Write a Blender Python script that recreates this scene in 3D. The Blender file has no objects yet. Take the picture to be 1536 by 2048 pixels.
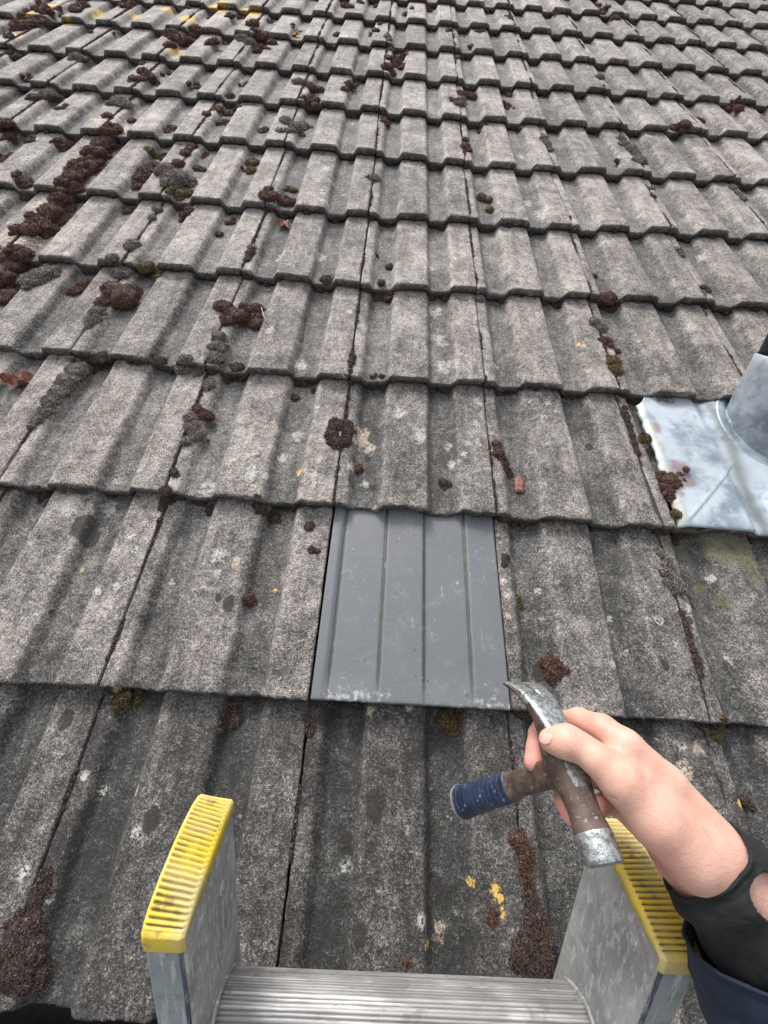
import bpy, math, random
import numpy as np
from mathutils import Matrix, Vector

random.seed(7)
RNG = np.random.RandomState(11)
scene = bpy.context.scene
COL = scene.collection

# ------------------------------------------------------------------ camera, frames
PITCH = math.radians(33)
EAVES_Z = 5.0
MR = Matrix.Translation((0, 0, EAVES_Z)) @ Matrix.Rotation(PITCH, 4, 'X')      # roof frame -> world
R = np.array([[0.9981295666720619, 0.046730215875225176, 0.03941643133636338],
              [0.05941208996125824, -0.8934183061061323, -0.4452796131401095],
              [0.014407348870446451, 0.44678855987594973, -0.8945235665200886]])
CP = np.array([0.08528885783058715, -0.01010876708698863, 0.6465495167108073])
F = 800.0

cam_data = bpy.data.cameras.new('camera')
cam = bpy.data.objects.new('camera', cam_data)
COL.objects.link(cam)
cam_data.sensor_fit = 'HORIZONTAL'
cam_data.sensor_width = 36
cam_data.lens = 36 * F / 1536
cam_data.clip_start = 0.01
cam_data.clip_end = 3000
ML = Matrix(((R[0][0], -R[1][0], -R[2][0], CP[0]),
             (R[0][1], -R[1][1], -R[2][1], CP[1]),
             (R[0][2], -R[1][2], -R[2][2], CP[2]),
             (0, 0, 0, 1)))
cam.matrix_world = MR @ ML
scene.camera = cam

# ------------------------------------------------------------------ world, sun, exposure
SUN_EL, SUN_AZ = math.radians(58), math.radians(-35)
world = bpy.data.worlds.new('World')
scene.world = world
world.use_nodes = True
wn = world.node_tree
bg = wn.nodes['Background']
sky = wn.nodes.new('ShaderNodeTexSky')
sky.sky_type = 'NISHITA'
sky.sun_disc = False
sky.sun_elevation = SUN_EL
sky.sun_rotation = SUN_AZ
sky.air_density = 1.0
sky.dust_density = 4.0
hs = wn.nodes.new('ShaderNodeHueSaturation')
hs.inputs['Saturation'].default_value = 0.25
wn.links.new(sky.outputs[0], hs.inputs['Color'])
wn.links.new(hs.outputs[0], bg.inputs['Color'])
bg.inputs['Strength'].default_value = 0.14
sd = bpy.data.lights.new('sun', 'SUN')
sd.energy = 1.5
sd.angle = math.radians(16)
sd.color = (1, 0.97, 0.93)
sun = bpy.data.objects.new('sun', sd)
COL.objects.link(sun)
sdir = Vector((math.sin(SUN_AZ) * math.cos(SUN_EL), math.cos(SUN_AZ) * math.cos(SUN_EL), math.sin(SUN_EL)))
sun.rotation_euler = sdir.to_track_quat('Z', 'Y').to_euler()
sun.location = (0, 0, 12)
scene.view_settings.view_transform = 'Standard'
scene.view_settings.look = 'None'
scene.view_settings.exposure = 1.05
scene.view_settings.gamma = 1

# ------------------------------------------------------------------ helpers
def camp(px, py, d):
    """photo pixel + depth -> camera space (m)"""
    return np.array([(px - 768) / F * d, (py - 1024) / F * d, d])
def c2r(p):
    return R.T @ np.asarray(p, float) + CP
def onplane(px, py, h=0.0):
    r = R.T @ np.array([(px - 768) / F, (py - 1024) / F, 1.0])
    s = (h - CP[2]) / r[2]
    return CP + s * r, s
def proj(p):
    q = R @ (np.asarray(p, float) - CP)
    return 768 + F * q[0] / q[2], 1024 + F * q[1] / q[2], q[2]

def hash3(i, j, k):
    h = (i * 374761393 + j * 668265263 + k * 2147483647 + 12345) & 0xFFFFFFFF
    h = ((h ^ (h >> 13)) * 1274126177) & 0xFFFFFFFF
    h = ((h ^ (h >> 16)) * 2246822519) & 0xFFFFFFFF
    return ((h ^ (h >> 15)) & 0xFFFFFF) / float(0xFFFFFF)
def vnoise(x, y, z=0.0):
    """value noise -1..1"""
    x, y, z = np.broadcast_arrays(np.asarray(x, float), np.asarray(y, float), np.asarray(z, float))
    xi, yi, zi = [np.floor(a).astype(np.int64) for a in (x, y, z)]
    fx, fy, fz = x - xi, y - yi, z - zi
    fx, fy, fz = [a * a * (3 - 2 * a) for a in (fx, fy, fz)]
    out = 0
    for a in (0, 1):
        for b in (0, 1):
            for c in (0, 1):
                w = (fx if a else 1 - fx) * (fy if b else 1 - fy) * (fz if c else 1 - fz)
                out = out + w * hash3(xi + a, yi + b, zi + c)
    return out * 2 - 1
def fbm(x, y, z=0.0, o=3):
    s, a, t = 0, 1.0, 0
    for i in range(o):
        s = s + a * vnoise(np.asarray(x) * 2 ** i, np.asarray(y) * 2 ** i, np.asarray(z) * 2 ** i + 7 * i)
        t += a
        a *= 0.5
    return s / t
def sstep(a, b, x):
    t = np.clip((x - a) / (b - a), 0, 1)
    return t * t * (3 - 2 * t)

def tago(o, label=None, cat=None, group=None, kind=None):
    if label: o['label'] = label
    if cat: o['category'] = cat
    if group: o['group'] = group
    if kind: o['kind'] = kind
    return o
def link(name, me, mat, parent=None, mw=None):
    o = bpy.data.objects.new(name, me)
    COL.objects.link(o)
    if mat and me: me.materials.append(mat)
    if parent:
        o.parent = parent
        if mw is not None: o.matrix_local = mw
    elif mw is not None:
        o.matrix_world = mw
    return o
def mesh(name, V, Fc, smooth=True):
    me = bpy.data.meshes.new(name)
    V = np.asarray(V, float)
    me.from_pydata(V.tolist(), [], [list(map(int, f)) for f in Fc])
    if smooth:
        me.polygons.foreach_set('use_smooth', [True] * len(me.polygons))
    me.update()
    return me
def empty(name, mw):
    o = bpy.data.objects.new(name, None)
    o.empty_display_size = 0.02
    COL.objects.link(o)
    o.matrix_world = mw
    return o
def setcol(me, name, arr):
    a = me.color_attributes.new(name, 'FLOAT_COLOR', 'POINT')
    a.data.foreach_set('color', np.asarray(arr, np.float32).ravel())
def gridfaces(nr, nc, wrap=False, off=0):
    fs = []
    for i in range(nr - 1):
        for j in range(nc if wrap else nc - 1):
            k = (j + 1) % nc
            fs.append((off + i * nc + j, off + i * nc + k, off + (i + 1) * nc + k, off + (i + 1) * nc + j))
    return fs
class MB:
    def __init__(s): s.V = []; s.F = []; s.n = 0
    def add(s, V, Fc):
        V = np.asarray(V, float).reshape(-1, 3)
        s.V.append(V); s.F += [tuple(i + s.n for i in f) for f in Fc]; s.n += len(V)
    def box(s, lo, hi):
        x0, y0, z0 = lo; x1, y1, z1 = hi
        V = [(x0, y0, z0), (x1, y0, z0), (x1, y1, z0), (x0, y1, z0), (x0, y0, z1), (x1, y0, z1), (x1, y1, z1), (x0, y1, z1)]
        s.add(V, [(0, 3, 2, 1), (4, 5, 6, 7), (0, 1, 5, 4), (1, 2, 6, 5), (2, 3, 7, 6), (3, 0, 4, 7)])
    def loft(s, secs, cap=True):
        n = len(secs[0]); V = np.concatenate(secs)
        fs = gridfaces(len(secs), n, True)
        if cap:
            fs.append(tuple(range(n - 1, -1, -1)))
            fs.append(tuple((len(secs) - 1) * n + i for i in range(n)))
        s.add(V, fs)
    def mesh(s, name, smooth=True):
        return mesh(name, np.concatenate(s.V), s.F, smooth)
def fix_normals(me):
    import bmesh
    bm = bmesh.new(); bm.from_mesh(me)
    bmesh.ops.recalc_face_normals(bm, faces=bm.faces)
    bm.to_mesh(me); bm.free()

# ------------------------------------------------------------------ materials
class NT:
    def __init__(s, name):
        s.m = bpy.data.materials.new(name); s.m.use_nodes = True
        s.t = s.m.node_tree; s.b = s.t.nodes['Principled BSDF']
    def n(s, typ, **kw):
        nd = s.t.nodes.new(typ)
        for k, v in kw.items(): setattr(nd, k, v)
        return nd
    def l(s, a, b): s.t.links.new(a, b)
    def inp(s, sock, v):
        if isinstance(v, bpy.types.NodeSocket): s.l(v, sock)
        else:
            if hasattr(sock.default_value, '__len__') and not hasattr(v, '__len__'): v = (v,) * len(sock.default_value)
            if hasattr(v, '__len__') and len(v) == 3 and len(sock.default_value) == 4: v = tuple(v) + (1,)
            sock.default_value = v
    def math(s, op, a, b=0.0, c=None, clamp=False):
        nd = s.n('ShaderNodeMath', operation=op, use_clamp=clamp)
        s.inp(nd.inputs[0], a); s.inp(nd.inputs[1], b)
        if c is not None: s.inp(nd.inputs[2], c)
        return nd.outputs[0]
    def mix(s, f, a, b, blend='MIX'):
        nd = s.n('ShaderNodeMix', data_type='RGBA', blend_type=blend)
        s.inp(nd.inputs[0], f); s.inp(nd.inputs[6], a); s.inp(nd.inputs[7], b)
        return nd.outputs[2]
    def noise(s, scale, detail=3, rough=0.55, vec=None, w=None):
        nd = s.n('ShaderNodeTexNoise')
        nd.inputs['Scale'].default_value = scale; nd.inputs['Detail'].default_value = detail
        nd.inputs['Roughness'].default_value = rough
        if vec is not None: s.l(vec, nd.inputs['Vector'])
        return nd.outputs['Fac']
    def vor(s, scale, vec=None, out='Distance', feature='F1'):
        nd = s.n('ShaderNodeTexVoronoi', feature=feature)
        nd.inputs['Scale'].default_value = scale
        if vec is not None: s.l(vec, nd.inputs['Vector'])
        return nd.outputs[out]
    def ramp(s, f, *st):
        nd = s.n('ShaderNodeValToRGB'); e = nd.color_ramp.elements
        while len(e) < len(st): e.new(0.5)
        for el, (p, c) in zip(e, st):
            el.position = p
            el.color = (c, c, c, 1) if not hasattr(c, '__len__') else (*c, 1)
        s.l(f, nd.inputs[0]); return nd.outputs[0]
    def ss(s, f, a, b):
        nd = s.n('ShaderNodeMapRange', interpolation_type='SMOOTHSTEP')
        s.inp(nd.inputs[0], f); nd.inputs[1].default_value = a; nd.inputs[2].default_value = b
        return nd.outputs[0]
    def obj(s, rnd=True, scale=None):
        tc = s.n('ShaderNodeTexCoord'); o = tc.outputs['Object']
        if scale:
            mp = s.n('ShaderNodeMapping'); mp.inputs['Scale'].default_value = scale
            s.l(o, mp.inputs[0]); o = mp.outputs[0]
        if rnd:
            oi = s.n('ShaderNodeObjectInfo')
            va = s.n('ShaderNodeVectorMath', operation='SCALE')
            va.inputs[0].default_value = (37, 91, 53); s.l(oi.outputs['Random'], va.inputs[3])
            vb = s.n('ShaderNodeVectorMath', operation='ADD')
            s.l(o, vb.inputs[0]); s.l(va.outputs[0], vb.inputs[1]); o = vb.outputs[0]
        return o
    def attr(s, name):
        a = s.n('ShaderNodeAttribute', attribute_name=name)
        sp = s.n('ShaderNodeSeparateColor'); s.l(a.outputs['Color'], sp.inputs[0])
        return sp.outputs[0], sp.outputs[1], sp.outputs[2], a.outputs['Alpha']
    def bump(s, h, dist, strength=1.0):
        nd = s.n('ShaderNodeBump'); nd.inputs['Distance'].default_value = dist
        nd.inputs['Strength'].default_value = strength
        s.l(h, nd.inputs['Height']); s.l(nd.outputs[0], s.b.inputs['Normal'])
    def out(s, color=None, rough=None, metal=None, spec=None):
        if color is not None: s.inp(s.b.inputs['Base Color'], color)
        if rough is not None: s.inp(s.b.inputs['Roughness'], rough)
        if metal is not None: s.inp(s.b.inputs['Metallic'], metal)
        if spec is not None: s.b.inputs['Specular IOR Level'].default_value = spec
        return s.m

def mat_tile():
    t = NT('weathered_concrete')
    o = t.obj()
    cr, wl, dk, ye = t.attr('wear')          # crown height, white lichen, dark growth, yellow lichen
    pale, dirt, algae, rim = t.attr('soil_shade')  # bare patches, general dirt, green algae, butt-face grime and painted shade
    g1 = t.noise(560, 4, 0.80, o)
    g2 = t.noise(250, 2, 0.6, o)
    m1 = t.noise(11, 4, 0.6, o)
    m2 = t.noise(38, 4, 0.65, o)
    m3 = t.noise(95, 3, 0.6, o)
    m4 = t.noise(55, 3, 0.6, t.obj(scale=(1, .14, 1)))
    cr0 = cr
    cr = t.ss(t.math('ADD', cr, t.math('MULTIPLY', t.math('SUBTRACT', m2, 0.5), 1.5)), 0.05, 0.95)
    # aggregate: pale pinkish grains through a darker skin
    grain = t.math('ADD', t.math('MULTIPLY', g1, 0.74), t.math('MULTIPLY', g2, 0.26))
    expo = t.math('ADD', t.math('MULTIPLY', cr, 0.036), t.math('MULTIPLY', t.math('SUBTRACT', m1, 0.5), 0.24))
    expo = t.math('ADD', expo, t.math('MULTIPLY', t.math('SUBTRACT', m2, 0.5), 0.17))
    expo = t.math('ADD', expo, t.math('MULTIPLY', t.math('SUBTRACT', m3, 0.5), 0.14))
    expo = t.math('ADD', expo, t.math('MULTIPLY', t.math('SUBTRACT', m4, 0.5), 0.13))
    oi = t.n('ShaderNodeObjectInfo')
    expo = t.math('ADD', expo, t.math('MULTIPLY', t.math('SUBTRACT', oi.outputs['Random'], 0.5), 0.045))
    expo = t.math('SUBTRACT', expo, t.math('MULTIPLY', dirt, 0.085))
    val = t.math('ADD', grain, expo)
    col = t.ramp(val, (0.385, (0.030, 0.028, 0.026)), (0.47, (0.090, 0.084, 0.079)), (0.54, (0.225, 0.203, 0.187)), (0.655, (0.56, 0.485, 0.43)))
    # slow tint between warm pink-beige and cool grey
    col = t.mix(t.math('MULTIPLY', t.ss(m1, 0.42, 0.62), 0.35), col, (0.90, 0.95, 0.98), 'MULTIPLY')
    # small dark lichen discs and freckles
    v = t.vor(30, o)
    spots = t.math('MULTIPLY', t.math('SUBTRACT', 1, t.ss(t.math('ADD', v, t.math('MULTIPLY', g2, 0.14)), 0.17, 0.24)), t.ss(t.noise(7, 1, .5, o), 0.5, 0.6))
    col = t.mix(t.math('MULTIPLY', spots, 0.6), col, (0.035, 0.033, 0.032))
    v2 = t.vor(21, t.obj(scale=(1, 1, 1)))
    sp2 = t.math('MULTIPLY', t.math('SUBTRACT', 1, t.ss(t.math('ADD', v2, t.math('MULTIPLY', m3, 0.35)), 0.27, 0.38)), t.ss(t.noise(5, 1, .5, o), 0.52, 0.62))
    sp2 = t.math('MULTIPLY', sp2, t.ss(g2, 0.38, 0.56))
    col = t.mix(t.math('MULTIPLY', sp2, 0.75), col, (0.60, 0.58, 0.52))
    # dark biological skin in troughs
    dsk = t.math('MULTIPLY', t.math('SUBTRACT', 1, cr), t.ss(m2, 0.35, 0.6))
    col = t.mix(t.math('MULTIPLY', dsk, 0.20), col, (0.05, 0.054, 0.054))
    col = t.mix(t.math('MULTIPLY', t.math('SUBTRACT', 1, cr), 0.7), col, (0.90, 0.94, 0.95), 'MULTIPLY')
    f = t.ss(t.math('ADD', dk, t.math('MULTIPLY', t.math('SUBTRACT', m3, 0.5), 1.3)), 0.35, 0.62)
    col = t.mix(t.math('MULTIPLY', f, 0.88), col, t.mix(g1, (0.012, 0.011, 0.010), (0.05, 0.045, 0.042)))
    f = t.ss(t.math('ADD', wl, t.math('MULTIPLY', t.math('SUBTRACT', m3, 0.5), 2.6)), 0.35, 1.15)
    f = t.math('MULTIPLY', f, t.ss(t.math('ADD', grain, t.math('MULTIPLY', wl, 0.05)), 0.45, 0.58))
    col = t.mix(t.math('MULTIPLY', f, 0.72), col, (0.60, 0.57, 0.53))
    f = t.ss(t.math('ADD', pale, t.math('MULTIPLY', t.math('SUBTRACT', m3, 0.5), 2.4)), 0.30, 1.05)
    f = t.math('MULTIPLY', f, t.ss(grain, 0.42, 0.53))
    col = t.mix(t.math('MULTIPLY', f, 0.85), col, t.mix(g2, (0.42, 0.32, 0.23), (0.80, 0.69, 0.55)))
    f = t.ss(t.math('ADD', algae, t.math('MULTIPLY', t.math('SUBTRACT', m2, 0.5), 1.2)), 0.35, 0.8)
    col = t.mix(t.math('MULTIPLY', f, 0.6), col, (0.10, 0.10, 0.045))
    f = t.math('MULTIPLY', t.ss(t.math('ADD', ye, t.math('MULTIPLY', t.math('SUBTRACT', t.noise(230, 4, .75, o), 0.5), 3.6)), 0.45, 0.85), t.ss(ye, 0.02, 0.2))
    col = t.mix(f, col, t.mix(g1, (0.50, 0.27, 0.05), (0.78, 0.56, 0.16)))
    # butt faces: grime plus underside shade painted into the colour
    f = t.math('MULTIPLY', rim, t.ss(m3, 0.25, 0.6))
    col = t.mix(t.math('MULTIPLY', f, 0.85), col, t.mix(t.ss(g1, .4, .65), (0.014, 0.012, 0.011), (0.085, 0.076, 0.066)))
    h = t.math('ADD', t.math('MULTIPLY', g1, 0.8), t.math('MULTIPLY', m3, 1.6))
    h = t.math('ADD', h, t.math('MULTIPLY', g2, 0.9))
    t.bump(h, 0.0018, 0.85)
    return t.out(col, 0.86, 0, 0.35)

def mat_simple(name, color, rough=0.6, metal=0.0, nscale=60, namt=0.25, bump=0.0005, spec=0.5):
    t = NT(name); o = t.obj()
    n1 = t.noise(nscale, 4, 0.6, o)
    c = tuple(color)
    dk = tuple(x * (1 - namt) for x in c); lt = tuple(min(1, x * (1 + namt)) for x in c)
    col = t.mix(t.ss(n1, 0.3, 0.7), dk, lt)
    t.bump(t.noise(nscale * 3, 3, 0.6, o), bump)
    return t.out(col, rough, metal, spec)

def mat_moss(name, base, tip):
    t = NT(name); o = t.obj()
    tp, _, _, _ = t.attr('tip')
    n1 = t.noise(70, 3, 0.6, o); n2 = t.noise(400, 2, 0.6, o)
    f = t.math('ADD', t.math('MULTIPLY', tp, 0.70), t.math('MULTIPLY', t.math('SUBTRACT', n1, 0.5), 0.9))
    f = t.math('ADD', f, t.math('MULTIPLY', t.math('SUBTRACT', n2, 0.5), 1.5))
    col = t.mix(t.ss(f, 0.10, 0.85), base, tip)
    col = t.mix(t.ss(n2, 0.34, 0.5), tuple(b * 0.4 for b in base), col)
    n5 = t.noise(620, 2, 0.7, o)
    col = t.mix(t.math('MULTIPLY', t.ss(n5, 0.56, 0.66), 0.75), col, tuple(min(1, x * 1.9 + .02) for x in tip))
    col = t.mix(t.math('MULTIPLY', t.ss(t.noise(55, 2, .5, o), 0.55, 0.68), 0.22), col, (0.09, 0.075, 0.03))
    t.bump(n2, 0.0015, 0.8)
    return t.out(col, 0.85, 0, 0.25)

M = {}
M['tile'] = mat_tile()
M['moss_red'] = mat_moss('moss_red_brown', (0.032, 0.016, 0.013), (0.20, 0.105, 0.080))
M['moss_grey'] = mat_moss('moss_grey_haired', (0.030, 0.021, 0.018), (0.36, 0.32, 0.295))
M['moss_gold'] = mat_moss('moss_golden_green', (0.030, 0.020, 0.011), (0.23, 0.165, 0.075))
M['moss_dark'] = mat_moss('moss_dark', (0.022, 0.015, 0.013), (0.14, 0.095, 0.08))

# ------------------------------------------------------------------ tile field geometry
W, G = 0.300, 0.32647616
TH, TILT, RELIEF = 0.0188, 0.0218, 0.0180
NODES = {(-1,0):(194,1372),(0,0):(617,1398),(1,0):(1024,1420),(2,0):(1424,1445),(-1,1):(327,980),(0,1):(665.7,1005),
(1,1):(993.8,1025),(2,1):(1331,1052),(-2,2):(139,698),(-1,2):(408,728),(0,2):(699,749),(1,2):(971.5,759),(2,2):(1241,776),
(-1,3):(482,537),(0,3):(720.4,563),(1,3):(955,573),(2,3):(1184,585),(3,3):(1416,597),(0,4):(738,421),(1,4):(941,432),(2,4):(1146,447),
(3,4):(1344,453),(-1,5):(569,280),(0,5):(751,298),(1,5):(930.5,318),(2,5):(1108,330),(3,5):(1291,339),(4,5):(1471,352),
(-1,6):(594,197),(0,6):(758,211),(1,6):(922,228),(2,6):(1081,236),(3,6):(1244,245),(4,6):(1407,255)}
OFF = {}
for (c, r), px in NODES.items():
    p, _ = onplane(*px)
    OFF[(c, r)] = (p[0] - c * W, p[1] - r * G)
def noff(c, r):
    if (c, r) in OFF: return OFF[(c, r)]
    if r == -1: r0 = 0
    else: r0 = r
    cand = [(abs(cc - c), cc) for (cc, rr) in OFF if rr == r0]
    if cand:
        d, cc = min(cand)
        k = 0.75 ** d
        return (OFF[(cc, r0)][0] * k, OFF[(cc, r0)][1] * k)
    return (0.0, 0.0)
def profile(f):
    """height 0..1 across the cover width, f in 0..1"""
    a = sstep(0.252, 0.306, f) * (1 - sstep(0.565, 0.612, f))
    b = sstep(0.750, 0.800, f)
    s = 0.86 * (1 - sstep(0.065, 0.125, f))
    return np.maximum(np.maximum(a, b), s)
def surf(u, v):
    r = int(math.floor(v / G)); c = int(math.floor(u / W))
    y = v - r * G; f = (u - c * W) / W
    return -TILT * y / G + (float(profile(np.array(f))) - 1) * RELIEF

WHITE = [(45,1055,20),(432,1105,20),(432,1148,12),(130,1005,26),(200,1000,18),(885,665,20),(888,722,24),(872,600,20),(625,960,20),(410,970,24),
(500,950,22),(560,905,14),(900,880,12),(905,920,12),(955,840,10),(958,880,10),(962,800,9),(540,660,14),(600,720,20),(815,1655,12),(1090,420,24),(1045,300,10),
(590,860,16),(840,870,20),(800,820,16),(730,960,12),(1245,1010,10),(1440,1150,10),(1385,1215,10),(1470,1310,9),(1480,1325,9),(1225,1330,9),
(650,330,14),(690,300,12),(820,320,16),(560,505,16),(640,500,16),(1080,620,12),(1170,690,10),(30,210,20),(60,310,14),(250,350,14),(300,230,14),
(480,300,14),(420,330,16),(700,140,14),(690,75,12),(870,95,12),(980,120,14),(1100,60,12),(1090,13,10),(1180,70,10),(10,105,12),(1520,440,10),(1415,500,12),
(1060,390,14),(860,520,14),(1240,420,10),(1300,560,10),(700,1150,0)]
CREAM = [(50,470,30),(20,468,26),(85,397,26),(110,380,18),(200,240,20),(385,50,20),(350,100,20),(640,55,8),(450,260,12),(420,215,14),(560,420,14),(610,180,12),(722,862,26),(705,868,18),(740,885,14),(700,930,8),(80,400,20),(100,390,16),(30,470,16),(60,462,18),(15,465,14),(225,235,24),(245,245,20),(205,250,14),(345,98,14),(360,88,12),
(1012,1130,9),(1016,1190,9),(1022,1230,9),(1010,1160,8),(1360,1215,7),(1365,1230,7),(1225,700,6),(400,345,12),(395,360,10),(880,600,10),(820,1415,10),(740,1425,10),(470,1120,10),(885,1880,18),
(640,920,8),(690,890,8),(985,860,6),(987,900,6),(1170,520,6),(270,20,9),(30,72,9),(985,1000,7),(1002,1060,8),(1090,1460,10),(1240,1480,14),(1380,1540,20),(1410,1500,14)]
DARK = [(155,1045,24),(165,1065,20),(456,1206,16),(436,1195,9),(750,1612,24),(752,1630,16),(880,1790,16),(876,1810,12),(735,905,10),(1385,1240,8),(655,1425,20),(900,1442,26),
(1110,1450,20),(660,545,12),(260,1385,20),(640,1440,12),(1500,1610,14),(1330,1330,10),(720,1870,18),(300,1640,20),(120,1440,18),(690,1700,20),(1190,880,10),(1195,1460,30),(850,1500,18),(1085,1345,16),(460,1440,18),(505,1395,14)]
YELL = [(375,35,12),(345,92,10),(505,20,12),(440,10,12),(60,30,9),(235,60,7),(130,40,7),(100,8,9),(330,10,9),(300,873,6),(597,937,9),(992,1783,13),(1000,1795,9),(945,1772,8),(1005,1826,7),(1498,1612,9),(855,1895,7),(30,72,9),(200,14,9),(272,18,9),(305,68,6),(430,3,10),(490,12,8),(345,256,5),(270,222,4),
(830,137,0),(1512,558,5),(1068,382,0),(1160,685,5),(146,1132,5),(545,1172,5),(70,220,5),(595,62,5),(268,30,6),(345,24,6),(858,137,5),(625,940,4),(190,22,6)]
ALG = [(1425,1170,16),(1380,1075,30),(1450,1090,40),(1500,1100,40),(1340,1090,20),(1460,1200,14),(1520,1150,20),(1420,1310,14)]
def spots(lst):
    out = []
    for px, py, r in lst:
        if lst is YELL and py < 110: r = r * 1.7
        p, d = onplane(px, py, -0.006)
        out.append((p[0], p[1], r * d / F))
    return out
S_W, S_C, S_D, S_Y, S_A = map(spots, (WHITE, CREAM, DARK, YELL, ALG))
def acc(U, V, sp):
    a = np.zeros_like(U)
    lo, hi, vl, vh = U.min() - .1, U.max() + .1, V.min() - .1, V.max() + .1
    for u, v, r in sp:
        if r <= 0 or not (lo < u < hi and vl < v < vh): continue
        # foreshortening: stretch up the slope a little
        d = np.sqrt((U - u) ** 2 + ((V - v) / 1.35) ** 2) / r
        a = np.maximum(a, 1 - sstep(0.25, 1.35, d))
    return a

ORD = ['no', 'one', 'two', 'three', 'four', 'five', 'six', 'seven', 'eight', 'nine', 'ten', 'eleven', 'twelve', 'thirteen']
def where(c, r, of='the smooth grey tile'):
    a = []
    if r > 0: a.append('%s course%s above' % (ORD[r], '' if r == 1 else 's'))
    if r < 0: a.append('one course below')
    if c > 0: a.append('%s column%s right' % (ORD[c], '' if c == 1 else 's'))
    if c < 0: a.append('%s column%s left' % (ORD[-c], '' if c == -1 else 's'))
    if not a: return 'on ' + of
    return ' and '.join(a) + ' of ' + of

def tile_mesh(c, r, res, dirt):
    nx, ny = res
    seed = (c * 17 + r * 131) * 3.7
    du0, dv0 = noff(c, r); du1, dv1 = noff(c + 1, r)
    tu0, tv0 = noff(c, r + 1); tu1, tv1 = noff(c + 1, r + 1)
    f = np.linspace(0, 1, nx)
    length = 0.385
    ys = np.linspace(0, 1, ny)
    gap = 0.0016
    # rows: underside strip, front face, top
    chip = 0.0012 * fbm(f * 14 + seed, seed, o=3) + 0.0035 * np.clip(vnoise(f * 9 + seed, 3.3) - 0.45, 0, 1)
    if (c, r) == (0, 1):
        chip = chip + 0.0045 * np.clip(vnoise(f * 11 + 4, 9.1), -0.6, 1) + 0.002 * vnoise(f * 30, 2)
    else:
        chip = chip + 0.0010 * vnoise(f * 26 + seed, 8) + 0.0012 * vnoise(f * 7 + seed, 18)
    P = profile(f)
    crown_round = 0.0006 * (1 - (2 * np.clip((f - .3) / .27, 0, 1) - 1) ** 2) * ((f > .3) & (f < .57))
    rows = []
    rimv = []
    tag = []
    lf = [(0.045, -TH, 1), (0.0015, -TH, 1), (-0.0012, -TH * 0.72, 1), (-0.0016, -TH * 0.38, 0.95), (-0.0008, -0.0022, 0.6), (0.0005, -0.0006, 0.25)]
    for y, z, rm in lf:
        k = 1 if y < 0.03 else 0
        yy = y + chip * k + (0.0011 * vnoise(f * 60 + seed, z * 900 + 5) * k)
        rows.append((yy, z + 0.0008 * vnoise(f * 40, z * 500 + seed) * k, rm))
    for s in ys[0:]:
        y = 0.0022 + s * length
        k = math.exp(-s * length / 0.01)
        rows.append((y + chip * k, 0 * f, 0.0))
    V = []; rim = []; topmask = []
    X = f * W
    for i, (y, z, rm) in enumerate(rows):
        y = np.broadcast_to(y, f.shape)
        zz = (P - 1) * RELIEF + crown_round + z - TILT * np.maximum(y, 0) / G
        V.append(np.stack([X, y, zz], 1)); rim.append(np.full(nx, rm)); topmask.append(np.full(nx, 1.0 if i >= len(lf) else 0.0))
    V = np.array(V); rim = np.array(rim); topmask = np.array(topmask)
    # edges wander a little
    ed = 0.0007 * vnoise(V[:, :, 1] * 60 + seed, 1.5) + 0.0004 * vnoise(V[:, :, 1] * 200 + seed, 4.5)
    wl = np.exp(-V[:, :, 0] / 0.006); wr = np.exp(-(W - V[:, :, 0]) / 0.006)
    V[:, :, 0] += (gap + ed) * wl - (gap + ed) * wr
    # surface lumps
    n = 0.0009 * fbm(V[:, :, 0] * 45 + seed, V[:, :, 1] * 30, o=3) + 0.0005 * vnoise(V[:, :, 0] * 170 + seed, V[:, :, 1] * 170) * (nx > 50)
    V[:, :, 2] += n * topmask
    V[:, :, 2] -= 0.0016 * (np.exp(-V[:, :, 0] / 0.0022) + np.exp(-(W - V[:, :, 0]) / 0.0022)) * topmask
    # warp so the four corners meet the measured joints
    fu = V[:, :, 0] / W; fv = V[:, :, 1] / G
    ox = (du0 * (1 - fu) + du1 * fu) * (1 - fv) + (tu0 * (1 - fu) + tu1 * fu) * fv
    oy = (dv0 * (1 - fu) + dv1 * fu) * (1 - np.clip(fv, 0, 1)) + (tv0 * (1 - fu) + tv1 * fu) * np.clip(fv, 0, 1)
    V[:, :, 0] += ox; V[:, :, 1] += oy
    # side skirts
    Lc = V[:, :1].copy(); Lc[:, :, 2] -= TH * .9; Lc[:, :, 0] += .0004
    Rc = V[:, -1:].copy(); Rc[:, :, 2] -= TH * .9; Rc[:, :, 0] -= .0004
    V2 = np.concatenate([Lc, V, Rc], 1)
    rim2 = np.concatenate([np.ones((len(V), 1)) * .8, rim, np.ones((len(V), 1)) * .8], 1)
    P2 = np.concatenate([[0.0], P, [0.0]])
    U = V2[:, :, 0] + c * W; VV = V2[:, :, 1] + r * G
    nearj = np.exp(-np.minimum(V2[:, :, 0], W - V2[:, :, 0]) / 0.006)
    wear = np.zeros(V2.shape[:2] + (4,))
    wear[:, :, 0] = P2[None, :]
    wear[:, :, 1] = acc(U, VV, S_W)
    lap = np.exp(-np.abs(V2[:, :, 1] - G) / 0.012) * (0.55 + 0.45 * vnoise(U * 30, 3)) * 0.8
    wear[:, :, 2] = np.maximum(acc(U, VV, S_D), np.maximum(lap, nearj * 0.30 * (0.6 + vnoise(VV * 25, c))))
    wear[:, :, 3] = acc(U, VV, S_Y)
    soil_shade = np.zeros_like(wear)
    soil_shade[:, :, 0] = acc(U, VV, S_C)
    soil_shade[:, :, 1] = dirt
    soil_shade[:, :, 2] = acc(U, VV, S_A)
    soil_shade[:, :, 3] = rim2
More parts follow.
